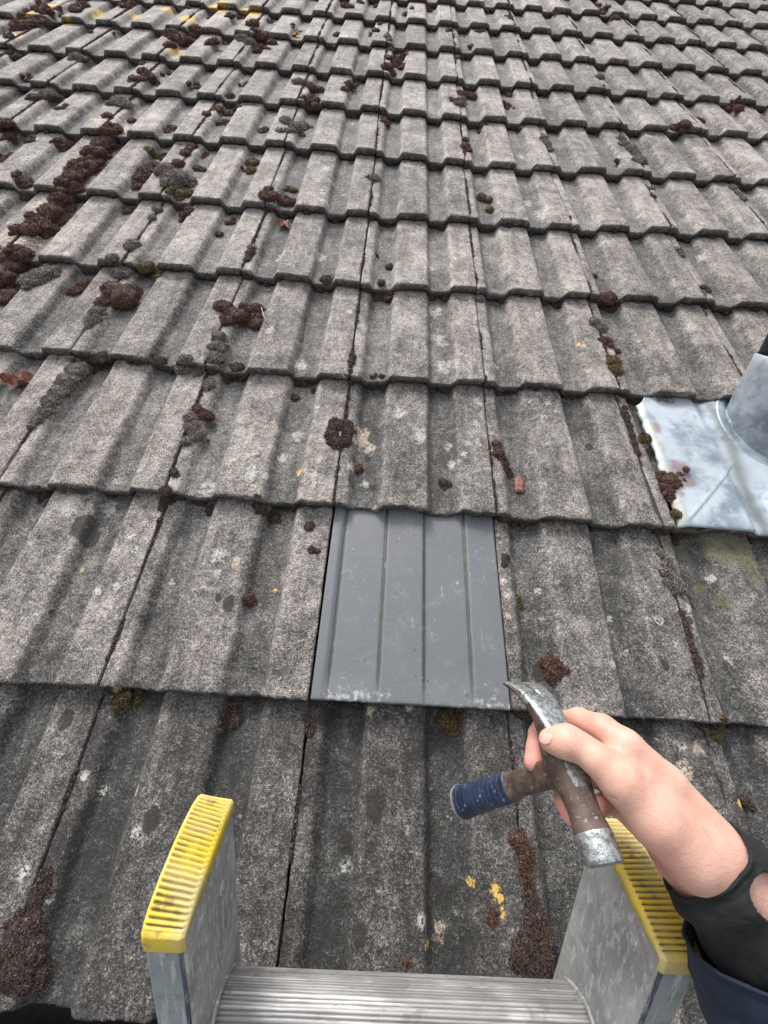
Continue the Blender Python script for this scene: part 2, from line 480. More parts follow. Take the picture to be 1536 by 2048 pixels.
    me = mesh('tile', V2.reshape(-1, 3), gridfaces(V2.shape[0], V2.shape[1]))
    setcol(me, 'wear', wear); setcol(me, 'soil_shade', soil_shade)
    return me

DIRT = {-1: 1.0, 0: 0.25, 1: 0.15}
TILES = {}
def visible(c, r, m=40):
    xs = []
    for a in (0, 1):
        for b in (0, 1):
            p = ((c + a) * W, (r + b) * G, 0)
            q = R @ (np.array(p) - CP)
            if q[2] < 0.02: continue
            xs.append((768 + F * q[0] / q[2], 1024 + F * q[1] / q[2]))
    if not xs: return False
    x = [a[0] for a in xs]; y = [a[1] for a in xs]
    return max(x) > -m and min(x) < 1536 + m and max(y) > -m and min(y) < 2048 + m
cells = set()
for r in range(-1, 15):
    vis = [c for c in range(-14, 16) if visible(c, r)]
    if vis:
        mg = 2 if r <= 5 else 1
        for c in range(min(vis) - mg, max(vis) + 1 + mg): cells.add((c, r))
MISSING = {(0, 0)}
for (c, r) in sorted(cells, key=lambda s: (s[1], abs(s[0]))):
    if (c, r) in MISSING: continue
    d = proj(((c + .5) * W, (r + .5) * G, 0))[2]
    res = (110, 120) if d < 0.75 else (84, 80) if d < 1.1 else (60, 50) if d < 1.7 else (44, 30)
    dirt = DIRT.get(r, 0.0) + 0.25 * (hash3(c + 50, r + 9, 3) - 0.5)
    if r == 0: dirt += (0.0 if c < 1 else 0.1)
    me = tile_mesh(c, r, res, dirt)
    o = link('concrete_tile', me, M['tile'], None, MR @ Matrix.Translation((c * W, r * G, 0)))
    tago(o, 'weathered concrete tile ' + where(c, r), 'roof tile', 'old concrete roof tiles laid in courses')
    TILES[(c, r)] = o
TILES[(0, 1)]['label'] = 'weathered concrete tile with ragged chipped lower edge directly above the smooth grey tile'

# underlay, rafters side: closed roof deck
mb = MB(); mb.box((-2.7, -0.26, -0.075), (4.5, 5.2, -0.055))
tago(link('roof_underlay', mb.mesh('underlay', False), mat_simple('black_underlay', (0.02, 0.02, 0.02), 0.9), None, MR), kind='structure')

# ------------------------------------------------------------------ smooth grey replacement tile
def mat_newtile():
    t = NT('smooth_grey_coated_tile'); o = t.obj(False)
    cz, sc, bt, rm = t.attr('wear')     # crease, scuffs, lower-edge wear, edge
    n1 = t.noise(9, 3, .5, o); n2 = t.noise(120, 3, .6, o); n3 = t.noise(600, 2, .6, o); n4 = t.noise(45, 4, .7, o)
    col = t.mix(n1, (0.106, 0.113, 0.124), (0.142, 0.149, 0.160))
    col = t.mix(t.math('MULTIPLY', t.ss(n3, .5, .75), .25), col, (0.26, 0.26, 0.27))
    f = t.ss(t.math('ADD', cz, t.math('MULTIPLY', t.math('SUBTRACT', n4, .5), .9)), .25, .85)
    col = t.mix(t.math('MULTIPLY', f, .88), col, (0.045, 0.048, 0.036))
    f = t.ss(t.math('ADD', bt, t.math('MULTIPLY', t.math('SUBTRACT', n4, .5), 2.4)), .42, .85)
    f = t.math('MULTIPLY', f, t.ss(n2, .44, .68))
    dust = t.math('MULTIPLY', t.ss(t.noise(26, 4, .7, o), .52, .72), t.ss(n2, .4, .6))
    col = t.mix(t.math('MULTIPLY', dust, .14), col, (0.45, 0.46, 0.46))
    col = t.mix(t.math('MULTIPLY', f, .5), col, (0.60, 0.62, 0.62))
    st = t.noise(60, 4, .7, t.obj(False, (3.2, .35, 1)))
    f = t.math('MULTIPLY', t.ss(st, .65, .73), t.ss(t.noise(14, 2, .5, o), .5, .62))
    f = t.math('MAXIMUM', f, t.math('MULTIPLY', t.ss(n2, .68, .73), t.ss(n4, .5, .6)))
    col = t.mix(t.math('MULTIPLY', f, .75), col, (0.62, 0.63, 0.64))
    v = t.math('SUBTRACT', 1, t.ss(t.vor(42, o), .05, .09))
    v = t.math('MULTIPLY', v, t.ss(t.noise(23, 1, .5, o), .56, .6))
    col = t.mix(t.math('MULTIPLY', v, .7), col, (0.03, 0.028, 0.025))
    t.bump(t.math('ADD', t.math('MULTIPLY', n3, .4), n2), 0.0007, .6)
    return t.out(col, t.math('ADD', .36, t.math('MULTIPLY', n2, .2)), 0, .5)
def new_tile():
    x0, x1 = 0.0028, 0.2980
    nx, ny = 150, 110
    f = np.linspace(0, 1, nx); X = x0 + f * (x1 - x0)
    cre = [.078, .330, .565, .815]
    H = .0036
    lev = H * (sstep(.045, .075, f) * -1 + 1) + H * sstep(.325, .345, f) * (1 - sstep(.560, .580, f)) + H * sstep(.808, .83, f)
    cd = sum(np.exp(-((f - a) / .011) ** 2) for a in cre)
    lev = lev - .0016 * sum(np.exp(-((f - a) / .007) ** 2) for a in cre)
    V = []; A = []
    du0, dv0 = noff(0, 0); du1, dv1 = noff(1, 0); tu0, tv0 = noff(0, 1); tu1, tv1 = noff(1, 1)
    edge = .0006 * fbm(f * 30, 2.0) + .0004 * vnoise(f * 90, 1)
    ys = [(-.0005, -.011), (-.0008, -.006), (0, -.0012), (.001, -.0003)] + [(.003 + s * .375, 0) for s in np.linspace(0, 1, ny)]
    for i, (y, z) in enumerate(ys):
        k = math.exp(-max(y, 0) / .01)
        yy = y + edge * k + 0.0 * f
        fade = sstep(-.005, .045, y)       # ribs fade out at the front
        sag = -.004 * (1 - math.exp(-max(y, 0) / .06))
        zz = (lev - H) * (.35 + .65 * fade) + z + .0035 - TILT * np.maximum(yy, 0) / G - .004 + sag * 0
        V.append(np.stack([X, yy, zz], 1))
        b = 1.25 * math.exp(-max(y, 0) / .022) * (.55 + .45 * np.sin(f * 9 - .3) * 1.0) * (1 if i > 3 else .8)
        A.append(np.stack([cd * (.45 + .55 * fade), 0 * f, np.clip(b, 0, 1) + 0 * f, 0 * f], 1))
    V = np.array(V); A = np.array(A)
    fu = V[:, :, 0] / W; fv = V[:, :, 1] / G
    V[:, :, 0] += (du0 * (1 - fu) + du1 * fu) * (1 - fv) + (tu0 * (1 - fu) + tu1 * fu) * fv
    V[:, :, 1] += (dv0 * (1 - fu) + dv1 * fu) * (1 - np.clip(fv, 0, 1)) + (tv0 * (1 - fu) + tv1 * fu) * np.clip(fv, 0, 1)
    Lc = V[:, :1].copy(); Lc[:, :, 2] -= .012; Rc = V[:, -1:].copy(); Rc[:, :, 2] -= .012
    V = np.concatenate([Lc, V, Rc], 1); A = np.concatenate([A[:, :1], A, A[:, -1:]], 1)
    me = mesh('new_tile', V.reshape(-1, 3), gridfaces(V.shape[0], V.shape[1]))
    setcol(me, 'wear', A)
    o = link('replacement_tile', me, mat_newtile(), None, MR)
    tago(o, 'smooth slate grey replacement tile with shallow ribs and scuffed lower edge', 'roof tile')
new_tile()

# ------------------------------------------------------------------ moss
def blades(P, N, L, Wd, spread, rng):
    n = len(P)
    d = N + rng.normal(0, spread, (n, 3)); d /= np.linalg.norm(d, axis=1)[:, None]
    s = np.cross(d, rng.normal(0, 1, (n, 3))); s /= np.linalg.norm(s, axis=1)[:, None] + 1e-9
    ln = (L * rng.uniform(.55, 1.3, n))[:, None]
    a = P - d * ln * .2 - s * Wd; b = P - d * ln * .2 + s * Wd; c = P + d * ln
    V = np.stack([a, b, c], 1).reshape(-1, 3)
    Fc = np.arange(3 * n).reshape(-1, 3)
    tip = np.repeat(rng.uniform(-.1, .35, n), 3) + np.tile([0.35, 0.35, 1.15], n)
    return V, Fc, tip
def moss_geo(lobes, rng, px_m):
    """lobes (u, v, z, a, b, h, ang) ; px_m metres per render pixel there"""
    Vs, Fs, Ts = [], [], []; off = 0
    for (u, v, z, a, b, h, ang) in lobes:
        big = a > 6 * px_m
        na, nb = (22, 9) if big else (12, 5)
        th = np.linspace(0, 2 * math.pi, na, endpoint=False); ph = np.linspace(-0.35, math.pi / 2, nb)
        T, Ph = np.meshgrid(th, ph)
        d = np.stack([np.cos(Ph) * np.cos(T), np.cos(Ph) * np.sin(T), np.sin(Ph)], 2)
        s0 = rng.uniform(0, 90)
        rr = 1 + .20 * vnoise(d[:, :, 0] * 2 + s0, d[:, :, 1] * 2, d[:, :, 2] * 2) + .13 * vnoise(d[:, :, 0] * 5 + s0, d[:, :, 1] * 5, d[:, :, 2] * 5)
        q = d * rr[:, :, None]
        ca, sa = math.cos(ang), math.sin(ang)
        def tr(q):
            x, y, zz = q[..., 0] * a, q[..., 1] * b, q[..., 2] * h
            return np.stack([x * ca - y * sa + u, x * sa + y * ca + v, zz + z], -1)
        V = tr(q).reshape(-1, 3)
        fc = gridfaces(nb, na, True, off)
        Vs.append(V); Fs += fc; Ts.append(np.full(len(V), .22)); off += len(V)
        # tufts
        L = max(0.0022, px_m * 1.35); wd = max(0.00034, px_m * 0.30)
        area = math.pi * a * b * 1.5
        n = int(min(1100, max(16, area / (L * wd * 1.3))))
        dd = rng.normal(0, 1, (n, 3)); dd[:, 2] = np.abs(dd[:, 2]) - .12; dd /= np.linalg.norm(dd, axis=1)[:, None]
        rr = 1 + .20 * vnoise(dd[:, 0] * 2 + s0, dd[:, 1] * 2, dd[:, 2] * 2) + .13 * vnoise(dd[:, 0] * 5 + s0, dd[:, 1] * 5, dd[:, 2] * 5)
        Pp = tr(dd * rr[:, None]); Nn = dd / np.array([a, b, h]) ; Nn /= np.linalg.norm(Nn, axis=1)[:, None]
        Nn = np.stack([Nn[:, 0] * ca - Nn[:, 1] * sa, Nn[:, 0] * sa + Nn[:, 1] * ca, Nn[:, 2]], 1)
        V, fc, tp = blades(Pp, Nn, L, wd, .5, rng)
        Vs.append(V); Fs += [tuple(x + off for x in f) for f in fc]; Ts.append(tp); off += len(V)
    return np.concatenate(Vs), Fs, np.concatenate(Ts)
def moss_obj(name, lobes, mat, rng, px_m, origin=None):
    V, Fs, T = moss_geo(lobes, rng, px_m)
    og = np.array(origin if origin is not None else (lobes[0][0], lobes[0][1], lobes[0][2]))
    me = mesh(name, V - og, Fs)
    setcol(me, 'tip', np.stack([T, T, T, T], 1))
    return link(name, me, mat, None, MR @ Matrix.Translation(og.tolist()))

# kind, lobes (px, py, r)
MOSS = [
('red',[(8,515,26),(30,500,20),(5,560,26),(22,540,22),(15,590,20)]),('grey',[(55,552,20),(82,548,22),(66,562,18)]),
('red',[(35,458,14),(55,455,18),(80,445,20),(100,425,20),(95,458,18),(125,405,18),(150,390,17),(120,435,16),(60,430,10)]),
('red',[(112,368,16),(140,352,18),(150,330,16),(170,325,18),(190,305,18),(215,290,16),(235,275,13),(160,350,14),(190,325,14)]),
('red',[(57,378,14),(50,392,9)]),('red',[(122,290,13),(138,285,10)]),('red',[(290,340,16),(276,355,13),(306,330,12),(274,372,9)]),
('grey',[(328,340,18),(350,352,20),(372,360,16),(335,362,14)]),('gold',[(300,308,9),(314,310,9)]),('gold',[(360,402,15),(375,398,12)]),
('red',[(356,326,11)]),('red',[(370,305,9),(384,292,9)]),('red',[(392,335,9),(404,337,7)]),('grey',[(314,417,9)]),('grey',[(303,435,8)]),
('grey',[(265,486,12),(258,494,8)]),('grey',[(232,528,14),(250,545,13),(222,516,9)]),('gold',[(298,547,14),(312,545,11)]),
('red',[(170,563,12),(160,568,8)]),('red',[(148,580,12),(160,578,8)]),('red',[(235,584,30),(255,590,20),(222,575,18)]),
('grey',[(190,622,13),(184,635,13),(177,648,9)]),('red',[(444,611,15),(474,629,16),(510,615,13),(512,648,14),(455,640,13)]),
('grey',[(437,672,12),(436,692,15),(428,712,13)]),('grey',[(368,736,15),(388,728,11)]),('dark',[(190,733,13),(212,728,12),(224,732,9)]),
('dark',[(328,735,10)]),('dark',[(462,750,13),(480,748,10)]),('grey',[(150,742,18),(132,762,19),(118,782,17),(103,802,15),(88,822,13),(74,838,10),(62,852,7)]),
('grey',[(418,767,11)]),('red',[(393,818,10),(408,828,11),(422,838,9)]),('grey',[(380,835,12),(385,855,15),(398,868,12),(373,880,11)]),
('dark',[(347,942,7),(352,950,6)]),('dark',[(330,980,10),(331,998,10),(322,1015,7)]),('dark',[(86,990,11),(88,1003,8)]),('dark',[(590,794,8)]),
('dark',[(515,1010,10),(530,1022,13),(548,1033,11)]),('dark',[(420,1017,10)]),('red',[(765,584,15),(778,592,11),(755,590,10)]),
('dark',[(672,850,13),(688,848,13),(696,862,12),(690,882,13),(674,884,14),(664,868,12)]),('red',[(715,938,10)]),('dark',[(888,965,10),(898,968,6)]),
('red',[(993,888,8),(998,905,11),(1006,925,12),(1014,943,11)]),('dark',[(780,532,8)]),('dark',[(750,509,6)]),('grey',[(1190,643,11),(1205,655,11)]),
('red',[(1212,680,11),(1222,690,7)]),('red',[(1234,698,8)]),('gold',[(1228,722,13),(1232,740,12)]),('dark',[(1115,606,11)]),('red',[(1212,608,14),(1222,614,11)]),
('dark',[(752,768,11),(766,770,9)]),('dark',[(655,573,11)]),('grey',[(960,597,8)]),('dark',[(628,776,6)]),
('redL',[(1336,972,19),(1348,962,14),(1326,985,13),(1318,960,11),(1352,985,11),(1330,998,10)]),('goldL',[(1286,880,11)]),('goldL',[(1342,1035,9),(1352,1032,5)]),
('dark',[(1250,815,6),(1254,832,7),(1259,850,7),(1263,868,7),(1268,885,7),(1274,905,8)]),
('grey',[(1322,1105,10),(1334,1124,13),(1332,1145,11)]),('grey',[(1343,1172,13),(1362,1176,14),(1378,1190,12),(1384,1205,9)]),
('dark',[(1362,1228,8),(1372,1250,8),(1378,1270,7),(1386,1300,8),(1395,1325,10),(1400,1345,8)]),('gold',[(1428,1450,13),(1432,1468,11)]),
('red',[(1100,1328,16),(1112,1340,15),(1102,1350,13)]),('dark',[(1012,1115,8),(1010,1128,7)]),('gold',[(1036,1195,8),(1040,1208,8)]),('dark',[(1340,1075,9),(1352,1082,7)]),
('gold',[(890,1440,13),(905,1448,14),(918,1440,11)]),('dark',[(618,1445,11),(622,1462,9)]),('red',[(500,1194,10),(499,1204,10)]),('dark',[(619,1052,9)]),('dark',[(622,1100,7),(634,1102,6)]),
('dark',[(460,1420,14),(466,1440,15),(455,1450,11)]),('gold',[(252,1398,14),(270,1402,11)]),('dark',[(1400,1450,8)]),
('dark',[(88,1755,12),(78,1780,15),(70,1805,12)]),('dark',[(60,1855,20),(30,1880,30),(45,1920,30),(15,1945,30),(60,1960,22)]),
('red',[(1040,1685,14),(1052,1705,15),(1050,1730,13),(1055,1755,12)]),('dark',[(1062,1800,14),(1072,1840,20),(1068,1880,24),(1045,1920,22),(1080,1930,24),(1095,1880,15)]),
('red',[(985,1832,10),(988,1842,7)]),('red',[(815,1925,8)]),('dark',[(1500,1605,10),(1510,1615,7)]),
('grey',[(572,240,11),(592,252,14),(608,250,11),(582,262,9),(560,262,8)]),('grey',[(747,355,11)]),('dark',[(536,376,9)]),('gold',[(570,376,8),(585,378,8)]),
('gold',[(505,322,12),(500,338,11)]),('red',[(540,408,15),(560,412,14),(578,418,11)]),('grey',[(235,200,14),(250,208,13),(222,206,9)]),
('red',[(40,50,16),(60,45,15),(85,42,14),(105,45,10)]),('grey',[(150,112,12),(165,120,9)]),('red',[(340,65,13),(358,75,15),(378,78,13),(392,68,12),(338,88,10)]),
('grey',[(485,75,11),(498,82,11)]),('red',[(512,98,10),(528,82,11),(542,72,9)]),('grey',[(597,163,11)]),('red',[(620,172,11),(638,178,10)]),('red',[(620,194,9),(632,199,8)]),
('red',[(614,218,11),(630,222,11)]),('red',[(462,204,9),(474,208,8)]),('dark',[(440,243,10),(452,240,7)]),('red',[(455,224,10)]),
('red',[(285,142,11),(302,158,11),(268,158,10)]),('red',[(65,193,11)]),('grey',[(85,172,14),(98,182,11)]),('dark',[(102,200,12),(112,196,9)]),
('red',[(14,262,12),(30,272,11),(5,255,10)]),('dark',[(14,88,12),(30,95,9)]),('dark',[(332,261,8)]),('dark',[(437,466,8)]),('red',[(215,232,9)]),('red',[(230,253,9)]),('red',[(264,240,8)]),
('dark',[(413,228,8)]),('red',[(775,135,11),(786,122,13),(798,112,11),(782,145,9)]),('red',[(942,190,12),(930,184,8)]),('grey',[(920,208,10),(924,198,7)]),
('red',[(930,293,8),(938,300,6)]),('gold',[(965,393,11),(978,398,9)]),('gold',[(980,418,8)]),('red',[(1020,187,7)]),('grey',[(1088,275,7),(1095,287,7),(1102,300,6)]),
('grey',[(1243,276,9),(1250,288,10),(1262,298,11),(1282,322,12),(1272,308,9)]),('dark',[(1234,328,7)]),('grey',[(1466,374,7),(1477,385,7),(1488,397,7)]),
('grey',[(1200,154,8)]),('red',[(1392,232,9),(1402,240,8)]),('red',[(1345,268,11),(1358,272,11)]),('red',[(1474,196,10),(1486,204,9)]),('dark',[(942,106,7)]),
('red',[(1408,576,7),(1414,584,6)]),('grey',[(1305,375,6)]),('dark',[(1306,392,6)]),('grey',[(1358,498,7),(1366,510,6)]),('red',[(1235,312,0)]),
('dark',[(500,505,9),(494,518,7)]),('grey',[(503,495,8)]),('dark',[(705,712,7),(702,724,7)]),('dark',[(1190,548,6)]),('red',[(40,20,11),(62,25,10),(85,15,10)]),
('red',[(150,20,12),(165,10,10)]),('red',[(250,10,10),(262,5,8)]),('dark',[(460,30,9)]),('red',[(505,48,11),(515,60,10)]),('red',[(690,8,9),(700,14,7)]),('red',[(430,92,9),(418,86,8)]),
('red',[(700,170,10),(690,178,8)]),('grey',[(775,75,7),(783,85,6)]),('red',[(1235,25,8)]),('red',[(1200,20,7),(1210,30,7)]),
]
SZ = lambda m: 'large' if m > .045 else 'medium' if m > .022 else 'small'
KN = {'red': 'reddish', 'grey': 'furry grey', 'gold': 'golden', 'dark': 'dark'}
recs = []
for kind, lobes in MOSS:
    if lobes[0][2] <= 0: continue
    lift_ = .016 if kind.endswith('L') else 0.0
    kind = kind.rstrip('L')
    L = []
    ext_l = list(lobes)
    for (x0, y0, r0), (x1, y1, r1) in zip(lobes[:-1], lobes[1:]):
        if math.hypot(x1 - x0, y1 - y0) > .8 * (r0 + r1): ext_l.append(((x0 + x1) / 2, (y0 + y1) / 2, .8 * (r0 + r1) / 2))
    for (px, py, r) in ext_l:
        p, d = onplane(px, py, -0.012)
        z = surf(p[0], p[1])
        p, d = onplane(px, py, z + 0.25 * r * d / F)
        z = surf(p[0], p[1]) + lift_
        rr = r * d / F
        hk = .60 if kind != 'dark' else .40
        if r > 9: L.append((p[0], p[1], z + rr * .0, rr * 1.05, rr * 1.2, rr * hk * .95, RNG.uniform(0, 3)))
        else: L.append((p[0], p[1], z + rr * .02, rr * 1.08, rr * 1.25, rr * hk, RNG.uniform(0, 3)))
        for _ in range(9 if r > 12 else 6 if r > 9 else 0):
            an = RNG.uniform(0, 6.28); k = RNG.uniform(.22, .48); q_ = RNG.uniform(.35, 1.15)
            du_, dv_ = math.cos(an) * rr * q_, math.sin(an) * rr * q_ * 1.15
            zz_ = surf(p[0] + du_, p[1] + dv_) + lift_
            L.append((p[0] + du_, p[1] + dv_, zz_ + rr * hk * .55 * max(0, 1 - q_), rr * k * 1.15, rr * k * 1.25, rr * hk * RNG.uniform(.3, .6), RNG.uniform(0, 3)))
    cu = np.mean([l[0] for l in L]); cv = np.mean([l[1] for l in L])
    ext = max(max(l[0] for l in L) - min(l[0] for l in L), max(l[1] for l in L) - min(l[1] for l in L)) + 2 * max(l[3] for l in L)
    recs.append([kind, L, int(math.floor(cu / W)), int(math.floor(cv / G)), ext, d, cu, cv])
from collections import defaultdict
grp = defaultdict(list)
for rc in recs: grp[(rc[0], SZ(rc[4]), rc[2], rc[3])].append(rc)
for k, lst in grp.items():
    lst.sort(key=lambda a: a[6])
    suf = {1: [''], 2: [', left one', ', right one'], 3: [', leftmost', ', middle one', ', rightmost']}.get(len(lst)) or \
        [', leftmost', ', 2nd from left', ', 3rd from left', ', 4th from left', ', 5th from left'][:len(lst)]
    for rc, s in zip(lst, suf):
        kind, L, c, r, ext, d = rc[:6]
        wtxt = where(c, r, 'the grey tile')
        wtxt = wtxt.replace('the grey', 'grey') if (c or r) else 'on the smooth grey tile'
        o = moss_obj('moss_clump', L, M['moss_' + kind], RNG, 2 * d / F)
        tago(o, '%s %s moss %s%s' % (SZ(ext), KN[kind], wtxt, s), 'moss', 'moss cushions growing on the roof tiles')

# continuous moss and grime packed into the joints and under the laps
V_, F_, T_ = [], [], []; off = 0
VR, FR, TR = [], [], []; offr = 0
for (c, r) in sorted(cells):
    q = proj((c * W, (r + .5) * G, 0))
    if not (-150 < q[0] < 1690): continue
    px_m = 2 * q[2] / F
    L = []
    du, dv = noff(c, r); tu, tv = noff(c, r + 1)
    dens = 1.0 if c < 0 else 0.6
    # joint beads
    s = RNG.uniform(0, .02)
    while s < G:
        fv = s / G
        u = c * W + du * (1 - fv) + tu * fv
        k = vnoise(u * 9 + 3, (r * G + s) * 14)
        if k > .12 - .25 * dens and (c, r) not in ((0, 0), (1, 0)):
            a = RNG.uniform(.0012, .0034) + (.004 * max(0, float(k)) if RNG.rand() < .25 * dens else 0)
            L.append((u + RNG.normal(0, .0008), r * G + s, -TILT * fv - .0045, a, a * 1.7, a * .9 + .002, 0))
            s += a * 2.3
        else: s += .006
    # under the laps
    if (c, r) != (0, 0):
        for f0, f1 in ((.11, .27), (.60, .77), (.02, .1), (.3, .55)):
            for _ in range(4 if f1 < .28 or f0 > .59 else 1):
                if RNG.rand() < .58 + (.15 if r > 4 else 0):
                    f = RNG.uniform(f0, f1); u = (c + f) * W + du
                    du1, dv1 = noff(c, r + 1); du2, dv2 = noff(c + 1, r + 1)
                    v = (r + 1) * G + dv1 * (1 - f) + dv2 * f - RNG.uniform(-.001, .004)
                    a = RNG.uniform(.003, .0098)
                    L.append((u, v, surf(u, (r + .985) * G) + .001, a * 1.2, a * .9, a * .8 + .002, 0))
    if (c <= 1 and r >= 5) or (c <= -2 and r >= 3) or (r >= 8):
        hv = max(0.0, min(1.0, .25 + .16 * (1 - c) + .06 * (r - 5))) * (.45 if c > 1 else 1)
        LRd = []
        for f0, f1 in ((.02, .27), (.60, .77), (.28, .60), (.78, .99)):
            if RNG.rand() > hv * (.9 if f0 in (.02, .60) else .30): continue
            fc_ = RNG.uniform(f0, f1); up_ = RNG.rand() < .6
            vc_ = G * (RNG.uniform(.80, .96) if up_ else RNG.uniform(.2, .8))
            for _ in range(RNG.randint(3, 9)):
                f = np.clip(fc_ + RNG.normal(0, .035), .01, .99); y = min(.97 * G, vc_ + RNG.normal(0, .018))
                a = RNG.uniform(.005, .0125)
                u = (c + f) * W; v = r * G + y
                LRd.append((u, v, surf(u, v), a, a * 1.2, a * .6, RNG.uniform(0, 3)))
        if LRd:
            V, Fs, T = moss_geo(LRd, RNG, px_m)
            VR.append(V); FR += [tuple(x + offr for x in f) for f in Fs]; TR.append(T); offr += len(V)
    if not L: continue
    V, Fs, T = moss_geo(L, RNG, px_m)
    V_.append(V); F_ += [tuple(x + off for x in f) for f in Fs]; T_.append(T); off += len(V)
V_ = np.concatenate(V_); T_ = np.concatenate(T_)
VR = np.concatenate(VR); TR = np.concatenate(TR)
me = mesh('red_moss', VR, FR); setcol(me, 'tip', np.stack([TR] * 4, 1))
tago(link('ground_moss', me, M['moss_red'], None, MR), 'reddish moss crumbs scattered over the far upper courses of tiles', 'moss', kind='stuff')
me = mesh('joint_moss', V_, F_); setcol(me, 'tip', np.stack([T_] * 4, 1))
tago(link('joint_moss', me, M['moss_dark'], None, MR), 'dark moss and grime packed along joints and under laps of the tiles', 'moss', kind='stuff')
# ------------------------------------------------------------------ materials for the objects
def mat_lead(name='sheet_lead', k=1.0):
    t = NT(name); o = t.obj(False)
    n1 = t.noise(14, 4, .6, o); n2 = t.noise(60, 4, .65, o); n3 = t.noise(5, 2, .5, o)
    st, yl, dk, _ = t.attr('stain_hollow')
    col = t.mix(t.ss(n1, .38, .60), tuple(x * k for x in (0.22, 0.27, 0.32)), tuple(x * k for x in (0.47, 0.53, 0.58)))
    col = t.mix(t.math('MULTIPLY', t.ss(n2, .55, .7), .5), col, tuple(x * k for x in (0.60, 0.64, 0.66)))
    f = t.ss(t.math('ADD', st, t.math('MULTIPLY', t.math('SUBTRACT', n2, .5), 2.6)), .15, 0.95)
    col = t.mix(t.math('MULTIPLY', f, .8), col, t.mix(n1, (0.20, 0.15, 0.18), (0.42, 0.25, 0.24)))
    f = t.ss(t.math('ADD', yl, t.math('MULTIPLY', t.math('SUBTRACT', n2, .5), .5)), .4, .8)
    col = t.mix(t.math('MULTIPLY', f, .5), col, (0.33, 0.36, 0.26))
    col = t.mix(t.math('MULTIPLY', dk, .75), col, (0.17, 0.18, 0.155))
    t.bump(t.math('ADD', n2, t.math('MULTIPLY', n1, 2)), 0.0012, .6)
    return t.out(col, t.math('ADD', .34, t.math('MULTIPLY', n2, .25)), .25, .5)
def mat_alu(name, base=(0.50, 0.50, 0.51), stretch=(1, 1, .12), white=.6, dark=.35, reflection_stripe=False):
    t = NT(name); o = t.obj(True, stretch); o2 = t.obj(True)
    n1 = t.noise(120, 5, .7, o); n2 = t.noise(40, 4, .65, o2); n3 = t.noise(400, 3, .6, o); n4 = t.noise(18, 3, .6, o2)
    col = t.mix(t.ss(n4, .3, .7), tuple(b * .72 for b in base), tuple(b * 1.15 for b in base))
    col = t.mix(t.math('MULTIPLY', t.ss(n1, .50, .62), white), col, (0.60, 0.61, 0.60))
    col = t.mix(t.math('MULTIPLY', t.ss(n2, .56, .68), dark), col, (0.14, 0.125, 0.10))
    col = t.mix(t.math('MULTIPLY', t.ss(n3, .64, .70), .6), col, (0.10, 0.10, 0.11))
    if reflection_stripe:  # flange reflection painted as a dark blue band
        tc = t.n('ShaderNodeTexCoord'); sp = t.n('ShaderNodeSeparateXYZ'); t.l(tc.outputs['Object'], sp.inputs[0])
        x = sp.outputs[0]
        s = t.math('MULTIPLY', t.ss(x, .0215, .0235), t.math('SUBTRACT', 1, t.ss(x, .0262, .0275)))
        s = t.math('MULTIPLY', s, t.ss(n2, .35, .45))
        col = t.mix(t.math('MULTIPLY', s, .8), col, (0.035, 0.045, 0.09))
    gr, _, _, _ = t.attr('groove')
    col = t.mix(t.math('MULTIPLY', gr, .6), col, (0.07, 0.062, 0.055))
    t.bump(t.math('ADD', n1, n3), 0.0004, .5)
    return t.out(col, t.math('ADD', .36, t.math('MULTIPLY', n2, .3)), .35, .5)
def mat_yellow():
    t = NT('yellow_rubber'); o = t.obj()
    d, _, _, _ = t.attr('groove')
    n1 = t.noise(45, 4, .65, o); n2 = t.noise(220, 3, .6, o); n3 = t.noise(16, 3, .6, o)
    col = t.mix(t.ss(n3, .35, .7), (0.64, 0.46, 0.035), (0.57, 0.45, 0.15))
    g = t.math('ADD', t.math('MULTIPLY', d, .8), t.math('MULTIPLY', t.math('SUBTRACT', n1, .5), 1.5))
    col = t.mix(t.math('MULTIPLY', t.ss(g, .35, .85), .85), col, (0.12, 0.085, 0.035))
    col = t.mix(t.math('MULTIPLY', t.ss(n1, .58, .68), .6), col, (0.11, 0.085, 0.04))
    col = t.mix(t.math('MULTIPLY', t.ss(n3, .48, .62), .45), col, (0.42, 0.35, 0.20))
    t.bump(n2, 0.0008, .6)
    return t.out(col, .5, 0, .45)
def mat_hammer():
    t = NT('forged_steel'); o = t.obj(False)
    bare, _, _, _ = t.attr('bare')
    n1 = t.noise(70, 4, .65, o); n2 = t.noise(300, 4, .7, o); n3 = t.noise(900, 2, .6, o)
    rust = t.mix(t.ss(n1, .35, .65), (0.045, 0.028, 0.022), (0.105, 0.070, 0.055))
    rust = t.mix(t.math('MULTIPLY', t.ss(n2, .60, .68), .6), rust, (0.38, 0.34, 0.30))
    steel = t.mix(t.ss(n2, .38, .62), (0.20, 0.21, 0.21), (0.50, 0.53, 0.52))
    f = t.ss(t.math('ADD', bare, t.math('MULTIPLY', t.math('SUBTRACT', n1, .5), .9)), .40, .60)
    col = t.mix(f, rust, steel)
    t.bump(t.math('ADD', n2, n3), 0.0005, .6)
    return t.out(col, t.math('SUBTRACT', .62, t.math('MULTIPLY', f, .24)), t.math('MULTIPLY', f, .8), .5)
